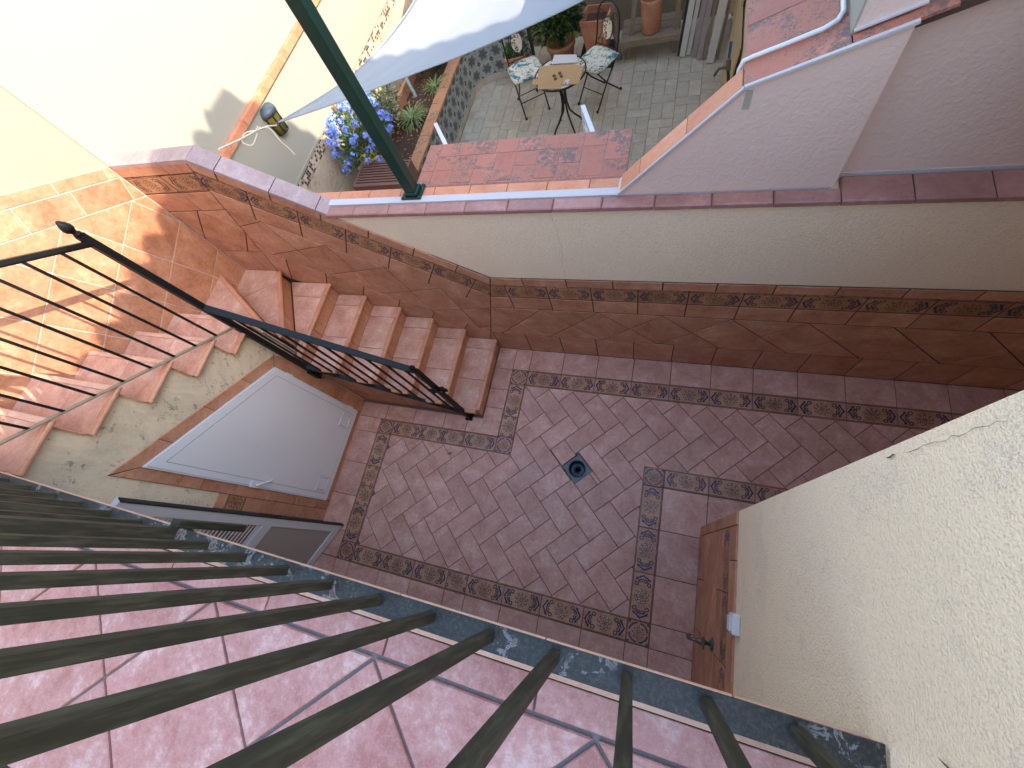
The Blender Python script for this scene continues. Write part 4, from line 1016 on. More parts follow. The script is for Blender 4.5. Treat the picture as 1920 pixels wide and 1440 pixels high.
leaves(300, (-3.52, 4.55, 0.82), (0.16, 0.40, 0.32), 0.05, 0.45).obj('inner_foliage', 'leaf_olive', vs_)
stems((-3.52, 4.55, 0.86), (-3.52, 4.55, 0.5), 18, (0.15, 0.4, 0.34), 0.005).obj('stems', 'bark', vs_)
def spider(name, label, c, n, L):
    t = thing(name, label, 'plant', c, 'spider plants'); m = MB()
    for k in range(n):
        a = random.uniform(0, 6.283); el = random.uniform(0.5, 1.35); l = L * random.uniform(0.6, 1.1)
        h = Vector((math.cos(a), math.sin(a), 0)); x = Vector((-math.sin(a), math.cos(a), 0)); p = Vector(c) + h * 0.015; vs = []; seg = 6; w0 = random.uniform(0.005, 0.009)
        for i in range(seg + 1):
            ww = w0 * (1 - (i / seg) ** 2) + 0.0006
            vs += [p - x * ww, p + x * ww + Z * 0.001]
            e = el - (i / seg) * 1.9; p = p + (h * math.cos(e) + Z * math.sin(e)) * (l / seg)
        m.add(vs, [(2 * i, 2 * i + 1, 2 * i + 3, 2 * i + 2) for i in range(seg)])
    m.obj('foliage', 'leaf_spider', t)
spider('spider_plant', 'larger striped spider plant in the planter nearer the slatted crate', (-3.26, 4.62, 0.51), 110, 0.30)
spider('spider_plant', 'smaller striped spider plant beside the pale blue pole', (-3.10, 5.18, 0.51), 80, 0.27)
ds = thing('dark_shrub', 'dark leafy shrub with pink flowers at the far end of the planter', 'shrub', (-3.25, 5.65, 0.5))
leaves(1500, (-3.22, 5.62, 0.78), (0.34, 0.42, 0.28), 0.05, 0.5).obj('foliage', 'leaf_dark', ds)
stems((-3.22, 5.62, 0.78), (-3.22, 5.62, 0.5), 16, (0.34, 0.4, 0.28)).obj('stems', 'bark', ds)
fp = leaves(40, (-3.08, 5.50, 0.95), (0.14, 0.2, 0.10), 0.025, 0.9); fp.obj('flowers', 'pink', ds)
b = MB(); b.tube([(-3.40, 5.12, 0.5), (-3.46, 5.15, 1.05)], 0.022, 10); b.obj('garden_pole', 'pale_blue', label='short pale blue metal pole leaning in the planter', cat='pole')
b = MB(); b.bar((-3.55, 4.02, 0.5), (-3.64, 3.93, 1.30), 0.035, 0.022, (1, 0, 0)); b.obj('wooden_stake', 'wood_yellow', label='yellow wooden garden stake behind the blue flowering bush', cat='stake')
# slatted crate
cr_ = thing('slatted_crate', 'brown crate with slatted lid beside the blue flowering bush', 'crate', (-3.02, 3.30, 0.5))
x0, x1, y0, y1 = -3.345, -2.715, 3.13, 3.48
b = MB()
for lo, hi in (((x0, y0, 0.5), (x1, y0 + 0.02, 0.90)), ((x0, y1 - 0.02, 0.5), (x1, y1, 0.90)), ((x0, y0 + 0.02, 0.5), (x0 + 0.02, y1 - 0.02, 0.90)), ((x1 - 0.02, y0 + 0.02, 0.5), (x1, y1 - 0.02, 0.90))): b.box(lo, hi)
b.obj('sides', 'brown_plastic', cr_)
b = MB(); b.box((x0 + 0.02, y0 + 0.02, 0.78), (x1 - 0.02, y1 - 0.02, 0.80)); b.obj('bottom', 'crate_dark', cr_)
for k in range(8):
    yy0 = y0 + 0.024 + k * 0.0385
    b = MB(); b.box((x0 + 0.021, yy0, 0.868), (x1 - 0.021, yy0 + 0.020, 0.897)); b.obj('slat', 'brown_plastic', cr_)
for k in range(11):
    xx0 = x0 + 0.06 + k * 0.05
    b = MB(); b.box((xx0, y0 + 0.021, 0.850), (xx0 + 0.006, y1 - 0.021, 0.8675)); b.obj('rib', 'brown_plastic', cr_)
yb_ = thing('yellow_scoop', 'bright yellow plastic scoop lying behind the slatted crate', 'scoop', (-3.34, 3.58, 0.8))
MB().lathe([(0.0, 0.02), (0.05, 0.022), (0.085, 0.045), (0.095, 0.075), (0.090, 0.075), (0.08, 0.05), (0.0, 0.03)], (-3.34, 3.60, 0.80), 18, sx=1.25, sy=0.75).obj('bowl', 'yellow', yb_)
b = MB(); b.tube([(-3.25, 3.59, 0.86), (-3.18, 3.57, 0.87)], 0.012, 8); b.obj('handle', 'yellow', yb_)
b = MB(); b.box((-3.5, 3.5, 0.5), (-3.2, 3.7, 0.80)); b.obj('stone_block', 'stone', label='stone block standing in the planter behind the slatted crate', cat='block')

# ================================================================== cupboard with tiled roof on the party wall
cu = thing('garden_cupboard', 'garden cupboard with red tiled flat roof and open white louvre doors', 'cupboard', (-0.93, 2.13, 0))
b = MB(); b.box((-1.55, 1.951, 0.0), (-1.50, 2.26, 1.90)); b.box((-0.32, 1.951, 0.0), (-0.27, 2.26, 1.90)); b.box((-1.50, 1.951, 0.0), (-0.32, 1.98, 1.90)); b.box((-1.50, 1.98, 0.9), (-0.32, 2.24, 0.93)); b.obj('carcass', 'lilac', cu)
b = MB(); b.box((-1.605, 1.951, 1.90), (-0.258, 2.325, 1.9465)); b.obj('roof', 'grout_slab', cu)
FK = FR((0, 0, 1.950), X, Y)
def kt(po): tile('roof_tile', cu, FK, po, 'slab_tile', gap=0.0035, thick=0.011)
for p, q in zip([-1.505, -1.362, -1.10, -0.952, -0.795, -0.53], [-1.362, -1.10, -0.952, -0.795, -0.53, -0.392]): kt(rect(p, 2.205, q, 2.325))
kt([(-1.505, 2.205), (-1.505, 2.325), (-1.605, 2.325)]); kt([(-1.605, 2.08), (-1.505, 2.08), (-1.505, 2.205), (-1.605, 2.325)]); kt(rect(-1.605, 1.952, -1.505, 2.08))
kt(rect(-0.392, 2.09, -0.258, 2.325)); kt(rect(-0.392, 1.952, -0.258, 2.09))
for i, p in enumerate([-1.505, -1.359, -1.215, -1.08, -0.945, -0.803, -0.668, -0.53]):
    q = [-1.359, -1.215, -1.08, -0.945, -0.803, -0.668, -0.53, -0.392][i]
    if i in (2, 4, 6, 0): kt(rect(p, 1.952, q, 2.083)); kt(rect(p, 2.083, q, 2.205))
    else: kt(rect(p, 1.972, q, 2.205)); kt(rect(p, 1.952, q, 1.972))
def louvre(a, b_, z0, z1_):
    a = Vector(a); b_ = Vector(b_); d = (b_ - a).normalized(); L = (b_ - a).length; nn = d.cross(Z); F = (a, d, Z.copy(), nn)
    m = MB()
    for e in ((0, z0, 0.05, z1_), (L - 0.05, z0, L, z1_), (0.05, z1_ - 0.06, L - 0.05, z1_), (0.05, z0, L - 0.05, z0 + 0.06)): m.prism(rect(*e), F, -0.016, 0.016)
    o = m.obj('door', 'white_plastic', cu)
    k = z0 + 0.08
    while k < z1_ - 0.08:
        MB().obox(a + d * (L / 2) + Z * k, (d, (Z * 0.7 + nn * 0.7).normalized(), (Z * -0.7 + nn * 0.7).normalized()), (L / 2 - 0.052, 0.02, 0.003)).obj('slat', 'white_plastic', o); k += 0.055
louvre((-0.40, 2.30, 0), (-0.70, 3.03, 0), 0.05, 1.62)
louvre((-1.46, 2.30, 0), (-1.95, 3.03, 0), 0.05, 1.60)

# ================================================================== neighbour's lean-to and house
lt = thing('lean_to', 'lilac plaster lean-to with sloping red tiled top and orange tile edge', 'building', (0.4, 1.9, 0))
FB2 = FR((0, 1.815, 0), X, Z)
MB().prism([(-0.285, 1.957), (0.716, 1.957), (0.70, 2.640), (0.232, 2.482)], FB2, -0.115, 0.0).obj('gable', 'lilac', lt)
b = MB(); b.box((0.50, 1.95, 0.0), (0.60, 6.65, 2.46)); b.obj('side_wall', 'beige', lt)
cs2 = Vector((0.49, 0, 0.50)).normalized(); F2 = FR((-0.272, 0, 1.985), cs2, Y)
for p, q in zip((0.0, 0.14, 0.43), (0.14, 0.43, 0.70)): tile('edge_tile', lt, F2, rect(p, 1.812, q, 1.93), 'orange_tile', thick=0.02, gap=0.004)
b = MB(); a0 = Vector((-0.272, 1.8095, 1.97)); b.bar((-0.285, 1.811, 1.962), (0.226, 1.811, 2.484), 0.010, 0.016, (0, 1, 0)); b.bar((0.226, 1.811, 2.487), (0.705, 1.811, 2.646), 0.010, 0.016, (0, 1, 0)); b.obj('cream_edge', 'white_band', lt)
b = MB(); b.box((0.236, 1.8128, 2.39), (0.262, 1.8148, 2.470)); b.obj('paint_patch', 'white_wall', lt)
rp = Vector((0.474, 0, 0.158)).normalized(); F3 = FR((0.222, 0, 2.492), rp, Y)
MB().prism(rect(0.01, 1.83, 1.2, 6.5), (Vector((0.222, 0, 2.492)), rp, Y.copy(), rp.cross(Y)), -0.04, -0.010).obj('roof_slab', 'grout_wall', lt)
ys = [1.815, 1.975] + seq(2.17, 0.205, 6.4)
for p, q in zip(ys, ys[1:]):
    tile('roof_tile', lt, F3, rect(0.0, p, 0.335, q), 'slab_tile', gap=0.004, thick=0.012); tile('roof_tile', lt, F3, rect(0.335, p, 0.60, q), 'slab_tile', gap=0.004, thick=0.012)
nh = thing('neighbour_house', 'lilac plaster wall of the house next door above the brown tile ledge', 'house', (2.5, 3.5, 1.9))
b = MB(); b.box((0.718, 1.893, 1.9), (5.5, 7.0, 3.5)); b.obj('wall', 'lilac', nh)
b = MB(); b.box((0.544, 1.868, 2.55), (0.717, 6.9, 3.5)); b.obj('upstand', 'lilac', nh)
b = MB(); b.box((0.536, 1.8665, 2.58), (0.5435, 6.9, 3.49)); b.obj('cream_band', 'white_wall', nh)
b = MB(); b.bar((0.540, 1.864, 2.612), (0.718, 1.864, 2.672), 0.006, 0.022, (0, 1, 0)); b.obj('white_edge', 'white_band', nh)
b = MB(); b.box((0.72, 1.888, 1.9405), (5.4, 1.8925, 1.965)); b.obj('skirting_edge', 'white_band', nh)
b = MB(); b.box((-4.0, 6.75, -0.1), (0.62, 6.95, 2.6)); b.obj('back_wall', 'wood_grey', label='dim brown back wall of the neighbouring patio', cat='wall')
cn = [(0.208, 1.95, 2.20), (0.206, 1.945, 2.47), (0.216, 1.943, 2.502), (0.245, 1.941, 2.515), (0.36, 1.938, 2.552), (0.46, 1.936, 2.586), (0.500, 1.950, 2.600), (0.516, 1.985, 2.606), (0.519, 2.10, 2.607), (0.519, 2.9, 2.607)]
MB().tube(cn, 0.0085, 10).obj('conduit_pipe', 'white_plastic', label='white conduit pipe running across the sloping red tiled roof', cat='pipe')

# ================================================================== neighbour's patio floor
pf = MB(); pf.box((-2.9, 2.0, -0.12), (0.5, 6.75, -0.012)); pat = pf.obj('patio_floor', 'grout_patio', kind='structure')
FP = FR((0, 0, 0.0), X, Y)
cw = 0.279
for c in range(13):
    x0 = -2.875 + c * cw; y = 3.6 - (c % 3) * 0.14 + (c % 2) * 0.07
    i = c
    while y < 6.6:
        if i % 2:
            tile('paving_tile', pat, FP, rect(x0, y, x0 + cw / 2, y + cw), 'patio_tile', gap=0.004); tile('paving_tile', pat, FP, rect(x0 + cw / 2, y, min(x0 + cw, 0.5), y + cw), 'patio_tile', gap=0.004); y += cw
        else: tile('paving_tile', pat, FP, rect(x0, y, min(x0 + cw, 0.5), y + cw / 2), 'patio_tile', gap=0.004); y += cw / 2
        i += 1

# ------------------------------------------------------------------ bistro set
tb = thing('bistro_table', 'round mosaic bistro table with curved black iron legs', 'table', (-1.342, 4.888, 0))
MB().lathe([(0.0, 0.705), (0.283, 0.705), (0.283, 0.692), (0.0, 0.692)], (0, 0, 0), 40, False).loc('table_top', 'disc', tb)
MB().lathe([(0.284, 0.690), (0.296, 0.690), (0.298, 0.700), (0.296, 0.709), (0.284, 0.709)], (0, 0, 0), 40).loc('rim', 'wire', tb)
for k in range(4):
    a = math.radians(38 + 90 * k); c, s = math.cos(a), math.sin(a)
    P = [(0.17, 0.69), (0.10, 0.66), (0.045, 0.58), (0.028, 0.46), (0.030, 0.36), (0.055, 0.24), (0.115, 0.15), (0.17, 0.085), (0.20, 0.03), (0.215, 0.005)]
    MB().tube([(r * c, r * s, z) for r, z in P], 0.011, 8).loc('leg', 'wire', tb)
MB().lathe([(0.036, 0.36), (0.040, 0.37), (0.040, 0.385), (0.036, 0.395)], (0, 0, 0), 16).loc('collar', 'wire', tb)
def chair(label, loc, ang):
    t = thing('bistro_chair', label, 'chair', loc, 'folding bistro chairs', ang)
    for s in (-1, 1):
        MB().tube([(0.235, s * 0.165, 0.0), (0.05, s * 0.165, 0.25), (-0.13, s * 0.165, 0.46), (-0.175, s * 0.165, 0.60), (-0.205, s * 0.165, 0.78)], 0.009, 8).loc('front_leg', 'wire', t)
        MB().tube([(-0.225, s * 0.140, 0.0), (0.0, s * 0.140, 0.22), (0.17, s * 0.140, 0.435)], 0.009, 8).loc('rear_leg', 'wire', t)
        for fx, fy in ((0.235, 0.165), (-0.225, 0.14)): MB().lathe([(0.0, 0.0), (0.014, 0.0), (0.015, 0.018), (0.009, 0.028), (0.0, 0.03)], (fx, s * fy, 0.0), 10).loc('foot', 'wire', t)
        MB().tube([Vector((-0.165 - 0.010 * math.sin(q), s * (0.105 + 0.035 * math.cos(q * 1.0)), 0.545 + 0.035 * math.sin(q))) for q in [k * 0.5 for k in range(12)]], 0.004, 5).loc('scroll', 'wire', t)
        MB().tube([Vector((-0.205 + 0.0 * q, s * (0.10 + 0.03 * math.cos(q)), 0.815 + 0.035 * math.sin(q))) for q in [k * 0.5 for k in range(12)]], 0.004, 5).loc('scroll', 'wire', t)
        MB().tube([(-0.165, s * 0.14, 0.56), (-0.18, s * 0.085, 0.64), (-0.19, s * 0.095, 0.72), (-0.205, s * 0.06, 0.80)], 0.004, 5).loc('back_wire', 'wire', t)
    MB().tube([(-0.205 - 0.03 * math.sin(math.pi * k / 12), 0.165 * math.cos(math.pi * k / 12), 0.78 + 0.16 * math.sin(math.pi * k / 12)) for k in range(13)], 0.009, 8).loc('back_arch', 'wire', t)
    for q_ in ([(0.12, -0.165, 0.155), (0.12, 0.165, 0.155)], [(-0.12, -0.14, 0.105), (-0.12, 0.14, 0.105)], [(-0.155, -0.165, 0.52), (-0.155, 0.165, 0.52)]): MB().tube(q_, 0.006, 6).loc('stretcher', 'wire', t)
    m = MB(); c = [(0.18, -0.17), (0.18, 0.17), (-0.14, 0.165), (-0.14, -0.165), (0.18, -0.17)]
    m.tube([(x, y, 0.445) for x, y in c], 0.008, 6); m.box((-0.13, -0.155, 0.444), (0.17, 0.155, 0.452)); m.loc('seat', 'wire', t)
    # oval medallion, tilted with the back
    me = MB(); n = 28; R = Matrix.Rotation(math.radians(-12), 4, 'Y')
    def ov(r, x): return [R @ Vector((x, 0.068 * r * math.cos(2 * math.pi * k / n), 0.105 * r * math.sin(2 * math.pi * k / n))) + Vector((-0.187, 0, 0.69)) for k in range(n)]
    vs = ov(1, 0.008) + ov(1, -0.008); me.add(vs, [tuple(range(n)), tuple(reversed(range(n, 2 * n)))] + [(k, n + k, n + (k + 1) % n, (k + 1) % n) for k in range(n)]); me.loc('medallion', 'disc', t)
    MB().tube(ov(1.04, 0.0) + ov(1.04, 0.0)[:1], 0.006, 6).loc('medallion_ring', 'wire', t)
    return t
aR = math.atan2(-0.82, -0.57); aL = math.atan2(-0.87, 0.49)
chair('black iron bistro chair on the side of the table nearer the wooden trestle', (-1.01, 5.43, 0), aR)
chair('black iron bistro chair on the side of the table nearer the planter wall', (-1.93, 5.43, 0), aL)
def cushion(label, loc, ang):
    t = Matrix.Translation(loc) @ Matrix.Rotation(ang, 4, 'Z'); N_ = 14; vs = []; fs = []
    for sgn in (1, -1):
        for i in range(N_ + 1):
            for j in range(N_ + 1):
                u = 2 * i / N_ - 1; v = 2 * j / N_ - 1
                q = max(0.0, (1 - u ** 4) * (1 - v ** 4)); su = u * (1 - 0.06 * v * v); sv_ = v * (1 - 0.06 * u * u)
                vs.append((0.205 * su + 0.02, 0.205 * sv_, 0.032 + sgn * (0.004 + 0.034 * q ** 0.5) + 0.004 * math.sin(5 * u + 3 * v)))
    K = (N_ + 1) ** 2
    for i in range(N_):
        for j in range(N_):
            a = i * (N_ + 1) + j; b_ = a + N_ + 1
            fs += [(a, b_, b_ + 1, a + 1), (K + a, K + a + 1, K + b_ + 1, K + b_)]
    ring = [i * (N_ + 1) for i in range(N_ + 1)] + [N_ * (N_ + 1) + j for j in range(1, N_ + 1)] + [i * (N_ + 1) + N_ for i in range(N_ - 1, -1, -1)] + [j for j in range(N_ - 1, 0, -1)]
    for k in range(len(ring)):
        a, b_ = ring[k], ring[(k + 1) % len(ring)]; fs.append((a, K + a, K + b_, b_))
    m = MB(); m.add(vs, fs, True)
    return link('seat_cushion', m.mesh('seat_cushion'), 'cushion', None, t, label, 'cushion', 'leaf print seat cushions')
cushion('leaf print cushion on the chair nearer the wooden trestle', (-1.01, 5.41, 0.452), aR)
cushion('leaf print cushion on the chair nearer the planter wall', (-1.92, 5.40, 0.452), aL)
FTb = FR((0, 0, 0.711), X, Y)
cb = thing('cardboard_sheet', 'flattened brown cardboard box lying on the bistro table', 'cardboard', (-1.35, 4.83, 0.711))
MB().prism([(-1.586, 4.812), (-1.567, 4.70), (-1.287, 4.665), (-1.085, 4.645), (-1.085, 4.93), (-1.215, 4.985), (-1.61, 5.03)], FTb, 0.0, 0.006).obj('panel', 'card', cb)
MB().prism([(-1.552, 4.64), (-1.278, 4.60), (-1.289, 4.664), (-1.566, 4.699)], FTb, 0.0, 0.006).obj('flap', 'card', cb)
MB().prism([(-1.645, 4.735), (-1.569, 4.712), (-1.587, 4.81), (-1.64, 4.815)], FTb, 0.0, 0.006).obj('flap', 'card', cb)
MB().prism([(-1.249, 4.743), (-1.202, 4.735), (-1.214, 4.659), (-1.262, 4.668)][::-1], FTb, 0.0062, 0.007).obj('label_sticker', 'white_plastic', cb)
MB().prism([(-1.245, 4.698), (-1.228, 4.695), (-1.234, 4.664), (-1.252, 4.667)][::-1], FTb, 0.0071, 0.0076).obj('label_print', 'red', cb)
MB().prism([(-1.462, 5.19), (-1.192, 5.14), (-1.155, 5.0), (-1.462, 5.035)][::-1], FTb, 0.0065, 0.010).obj('paper_sheet', 'white_plastic', label='white printed sheet lying behind the cardboard on the bistro table', cat='paper')
for i, (x, y, lb_) in enumerate(((-1.385, 4.795, 'small bronze fitting on the cardboard nearer the planter wall'), (-1.325, 4.825, 'small bronze fitting on the cardboard nearer the printed label'))):
    m = MB()
    m.tube([(x - 0.012, y + 0.025, 0.727), (x, y, 0.729), (x + 0.012, y - 0.025, 0.727)], 0.006, 8)
    for sx_, sy_ in ((-0.014, 0.028), (0.014, -0.028)): m.lathe([(0.0, 0.0), (0.015, 0.0), (0.017, 0.008), (0.010, 0.016), (0.0, 0.018)], (x + sx_, y + sy_, 0.718), 12)
    m.obj('metal_fitting', 'brass', label=lb_, cat='fitting', group='fittings on the cardboard')

# ------------------------------------------------------------------ pots, trestle, planks
def sqpot(name, label, c, w0, w1, h, rz):
    t = thing(name, label, 'pot', c, None, rz); m = MB()
    lv = [(w0, 0.0), (w1 * 0.97, h * 0.86), (w1 * 1.02, h * 0.87), (w1 * 1.04, h), (w1 * 0.9, h), (w1 * 0.86, h * 0.8)]
    vs = []
    for q, z in lv: vs += [(-q, -q, z), (q, -q, z), (q, q, z), (-q, q, z)]
    fs = [(3, 2, 1, 0)] + [(4 * i + k, 4 * i + (k + 1) % 4, 4 * i + 4 + (k + 1) % 4, 4 * i + 4 + k) for i in range(len(lv) - 1) for k in range(4)]
    m.add(vs, fs); m.loc('body', 'pot', t)
    b0 = MB(); q = w1 * 0.87; b0.add([(-q, -q, h * 0.82), (q, -q, h * 0.82), (q, q, h * 0.82), (-q, q, h * 0.82)], [(0, 1, 2, 3)]); b0.loc('soil', 'soil', t)
    return t
sqpot('square_pot', 'square terracotta pot holding a small green plant at the curve of the planter', (-2.22, 6.02, 0), 0.095, 0.14, 0.34, 0.15)
pp = thing('potted_plant', 'small round green plant growing in the square pot by the planter', 'plant', (-2.22, 6.02, 0.30))
leaves(420, (-2.22, 6.02, 0.39), (0.16, 0.15, 0.11), 0.035, 0.6).obj('foliage', 'leaf_mid', pp)
sqpot('square_pot', 'tall empty square terracotta pot behind the chair near the trestle', (-1.12, 6.12, 0.16), 0.12, 0.165, 0.42, -0.12)
b = MB(); b.box((-1.35, 5.98, 0.0), (-0.92, 6.30, 0.158)); b.obj('pot_bench', 'dark_box', label='low dark bench under the tall empty square pot', cat='bench')
lp_ = thing('leafy_shrub', 'large glossy green shrub in a pot behind the bistro table', 'shrub', (-1.62, 6.15, 0))
leaves(1500, (-1.62, 6.12, 0.72), (0.34, 0.26, 0.40), 0.085, 0.42, 0.2).obj('foliage', 'leaf_dark', lp_)
leaves(700, (-1.62, 6.10, 0.70), (0.36, 0.29, 0.42), 0.085, 0.40, 0.2).obj('outer_foliage', 'leaf_olive', lp_)
stems((-1.62, 6.12, 0.72), (-1.62, 6.15, 0.25), 20, (0.3, 0.25, 0.4), 0.008).obj('stems', 'bark', lp_)
MB().lathe([(0.0, 0.0), (0.13, 0.0), (0.18, 0.27), (0.195, 0.27), (0.195, 0.32), (0.165, 0.32), (0.15, 0.26), (0.0, 0.26)], (-1.62, 6.15, 0), 24).obj('round_pot', 'pot', label='round terracotta pot under the large glossy shrub', cat='pot')
tr = thing('wooden_trestle', 'weathered wooden trestle bench carrying a clay pot', 'trestle', (-0.5, 6.15, 0))
for x0_, lean in ((-0.855, 0.06), (-0.735, -0.06), (-0.165, 0.0)):
    b = MB(); b.bar((x0_, 6.13, 0.0), (x0_ + lean * -2.2, 6.18, 1.15), 0.055, 0.045, (0, 1, 0)); b.obj('leg', 'wood_grey', tr)
b = MB(); b.bar((-0.165, 6.52, 0.0), (-0.165, 6.5, 1.15), 0.055, 0.045, (0, 1, 0)); b.obj('leg', 'wood_grey', tr)
for yy0 in (6.03, 6.18, 6.33):
    b = MB(); b.box((-0.83, yy0, 0.24), (-0.12, yy0 + 0.14, 0.265)); b.obj('shelf_board', 'wood_grey', tr)
b = MB(); b.box((-0.85, 6.005, 0.20), (-0.12, 6.03, 0.27)); b.obj('apron', 'wood_grey', tr)
MB().lathe([(0.0, 0.0), (0.105, 0.0), (0.115, 0.02), (0.128, 0.33), (0.133, 0.36), (0.118, 0.36), (0.112, 0.30), (0.108, 0.06), (0.0, 0.06)], (-0.47, 6.17, 0.266), 28).obj('clay_pot', 'pot', label='tall round clay pot standing on the wooden trestle', cat='pot')
pls = [((-0.11, 6.02), (0.05, 6.40, 1.75), 0.035, 0.020, 'dark_box', 'dark metal strip leaning first in the row of planks beside the trestle'),
       ((-0.065, 6.00), (0.11, 6.40, 1.85), 0.065, 0.030, 'wood_white', 'white painted plank leaning second in the row beside the trestle'),
       ((0.005, 6.02), (0.17, 6.42, 1.80), 0.045, 0.025, 'wood_white', 'narrow off-white plank leaning third in the row beside the trestle'),
       ((0.075, 5.97), (0.235, 6.40, 1.85), 0.055, 0.030, 'wood_mauve', 'faded mauve plank leaning in the middle of the row'),
       ((0.135, 5.91), (0.29, 6.36, 1.85), 0.055, 0.030, 'wood_mauve', 'faded mauve plank leaning just right of the middle of the row'),
       ((0.195, 5.90), (0.35, 6.34, 1.80), 0.035, 0.022, 'wood_grey', 'narrow brown batten leaning between mauve and white planks'),
       ((0.265, 5.82), (0.44, 6.28, 1.95), 0.085, 0.045, 'wood_white', 'widest white plank leaning at the right of the row'),
       ((0.345, 5.86), (0.46, 6.28, 1.30), 0.030, 0.020, 'wood_grey', 'thin brown lath leaning last in the row by the plywood')]
for (fx, fy), tp_, wd, th_, mt, lb_ in pls:
    b = MB(); b.bar((fx, fy, 0.012), tp_, wd, th_, (0, -1, 0.2)); b.obj('plank', mt, label=lb_, cat='plank', group='planks leaning beside the trestle')
b = MB(); b.obox((0.455, 5.55, 0.55), (Y, (Z + X * 0.06).normalized(), (X - Z * 0.06).normalized()), (0.16, 0.55, 0.008)); b.obj('plywood_sheet', 'plywood', label='tall plywood sheet leaning on the side wall behind the planks', cat='sheet')
b = MB(); b.obox((0.44, 5.08, 0.40), (Y, (Z + X * 0.08).normalized(), (X - Z * 0.08).normalized()), (0.34, 0.40, 0.008)); b.obj('plywood_sheet', 'plywood', label='pale plywood offcut leaning behind the garden tap', cat='sheet')
gt = thing('garden_valve', 'brass stop valve with blue lever below the sloping orange tiles', 'valve', (0.40, 4.35, 0.7))
b = MB(); b.tube([(0.42, 4.30, 0.0), (0.42, 4.30, 0.55), (0.40, 4.32, 0.72), (0.37, 4.36, 0.86)], 0.014, 8); b.obj('pipe', 'dark_box', gt)
b = MB(); b.tube([(0.37, 4.36, 0.86), (0.36, 4.40, 0.93)], 0.022, 10); b.tube([(0.36, 4.38, 0.88), (0.29, 4.40, 0.86), (0.26, 4.40, 0.80)], 0.013, 8); b.obj('body', 'brass', gt)
b = MB(); b.bar((0.36, 4.41, 0.93), (0.36, 4.50, 1.02), 0.025, 0.012); b.obj('lever', 'blue_plastic', gt)

# ================================================================== green post, sail, rope
gp = thing('green_post', 'dark green square steel post bolted to the top of the party wall', 'post', (-1.592, 1.895, 1.957))
b = MB(); b.box((-0.037, -0.037, 0.012), (0.037, 0.037, 1.75)); o = b.loc('shaft', 'green_metal', gp); md = o.modifiers.new('b', 'BEVEL'); md.width = 0.006; md.segments = 2
b = MB(); b.box((-0.072, -0.062, 0.0), (0.072, 0.062, 0.012)); o = b.loc('base_plate', 'green_metal', gp); md = o.modifiers.new('b', 'BEVEL'); md.width = 0.004; md.segments = 2
b = MB(); b.box((-0.048, -0.048, 0.012), (0.048, 0.048, 0.035)); o = b.loc('collar', 'green_metal', gp); md = o.modifiers.new('b', 'BEVEL'); md.width = 0.008; md.segments = 2
for sx_ in (-1, 1):
    for sy_ in (-1, 1): MB().lathe([(0.0, 0.022), (0.008, 0.020), (0.010, 0.012)], (sx_ * 0.060, sy_ * 0.052, 0.0), 8).loc('bolt', 'green_metal', gp)
A0 = Vector((-3.06, 2.64, 2.02))
e1 = [A0, (-2.61, 3.02, 2.01), (-2.42, 3.33, 2.01), (-2.285, 3.67, 2.02), (-2.19, 3.99, 2.05), (-2.13, 4.6, 2.12), (-2.12, 5.3, 2.22), (-2.2, 6.3, 2.4)]
e2 = [A0, (-2.53, 2.83, 2.0), (-2.02, 3.03, 1.99), (-1.57, 3.19, 1.99), (-1.07, 3.39, 2.0), (-0.67, 3.55, 2.03), (-0.2, 3.76, 2.12), (0.45, 4.1, 2.55)]
def spl(P, n):
    P = [Vector(p) for p in P]; out = []
    m_ = len(P) - 1
    for k in range(n + 1):
        t = k / n * m_; i = min(int(t), m_ - 1); f = t - i
        p0, p1, p2, p3 = P[max(i - 1, 0)], P[i], P[i + 1], P[min(i + 2, m_)]
        out.append(0.5 * ((2 * p1) + (p2 - p0) * f + (2 * p0 - 5 * p1 + 4 * p2 - p3) * f * f + (3 * p1 - p0 - 3 * p2 + p3) * f ** 3))
    return out
c1 = spl(e1, 40); c2 = spl(e2, 40); vs = []; NN = 24
for k in range(41):
    for j in range(NN + 1):
        t = j / NN; p = c1[k] * (1 - t) + c2[k] * t; wv = math.sin(math.pi * t)
        p = p - Z * 0.05 * wv * min(1, k / 12) + Z * 0.005 * math.sin(t * 26 + 0.3 * k) * min(1, k / 6) * (1 - k / 60)
        vs.append(p)
m = MB(); m.add(vs, [(k * (NN + 1) + j, k * (NN + 1) + j + 1, (k + 1) * (NN + 1) + j + 1, (k + 1) * (NN + 1) + j) for k in range(40) for j in range(NN)], True)
sl_ = thing('shade_sail', 'white fabric shade sail stretched over the patio', 'shade sail', (-3.06, 2.64, 2.02))
o = m.obj('cloth', 'sail', sl_); md = o.modifiers.new('s', 'SOLIDIFY'); md.thickness = 0.002
MB().tube([p for p in c1], 0.006, 6).obj('hem', 'sail', sl_); MB().tube([p for p in c2], 0.006, 6).obj('hem', 'sail', sl_)
rn = spiral(A0 + Vector((0.012, -0.03, 0.005)), (0.4, -0.9, 0), (0, 0, 1), 0.018, 1.0, 0.003); rn.obj('ring', 'zinc', sl_)
ro = thing('sail_rope', 'cream rope tying the shade sail to the stair parapet', 'rope', (-2.9, 2.2, 2.2))
R0 = Vector((-2.80, 1.875, 2.40)); K = Vector((-2.985, 2.36, 2.165))
MB().tube([R0, (R0 + K) / 2 - Z * 0.004, K, (K + A0) / 2, A0 + Vector((0.015, -0.05, 0.01))], 0.0065, 6).obj('line', 'rope', ro)
MB().tube([K + Vector((0.004 * math.cos(t), 0.01 * (t / 3), 0.012 * math.sin(t))) for t in [k * 0.6 for k in range(22)]], 0.004, 5).obj('knot', 'rope', ro)
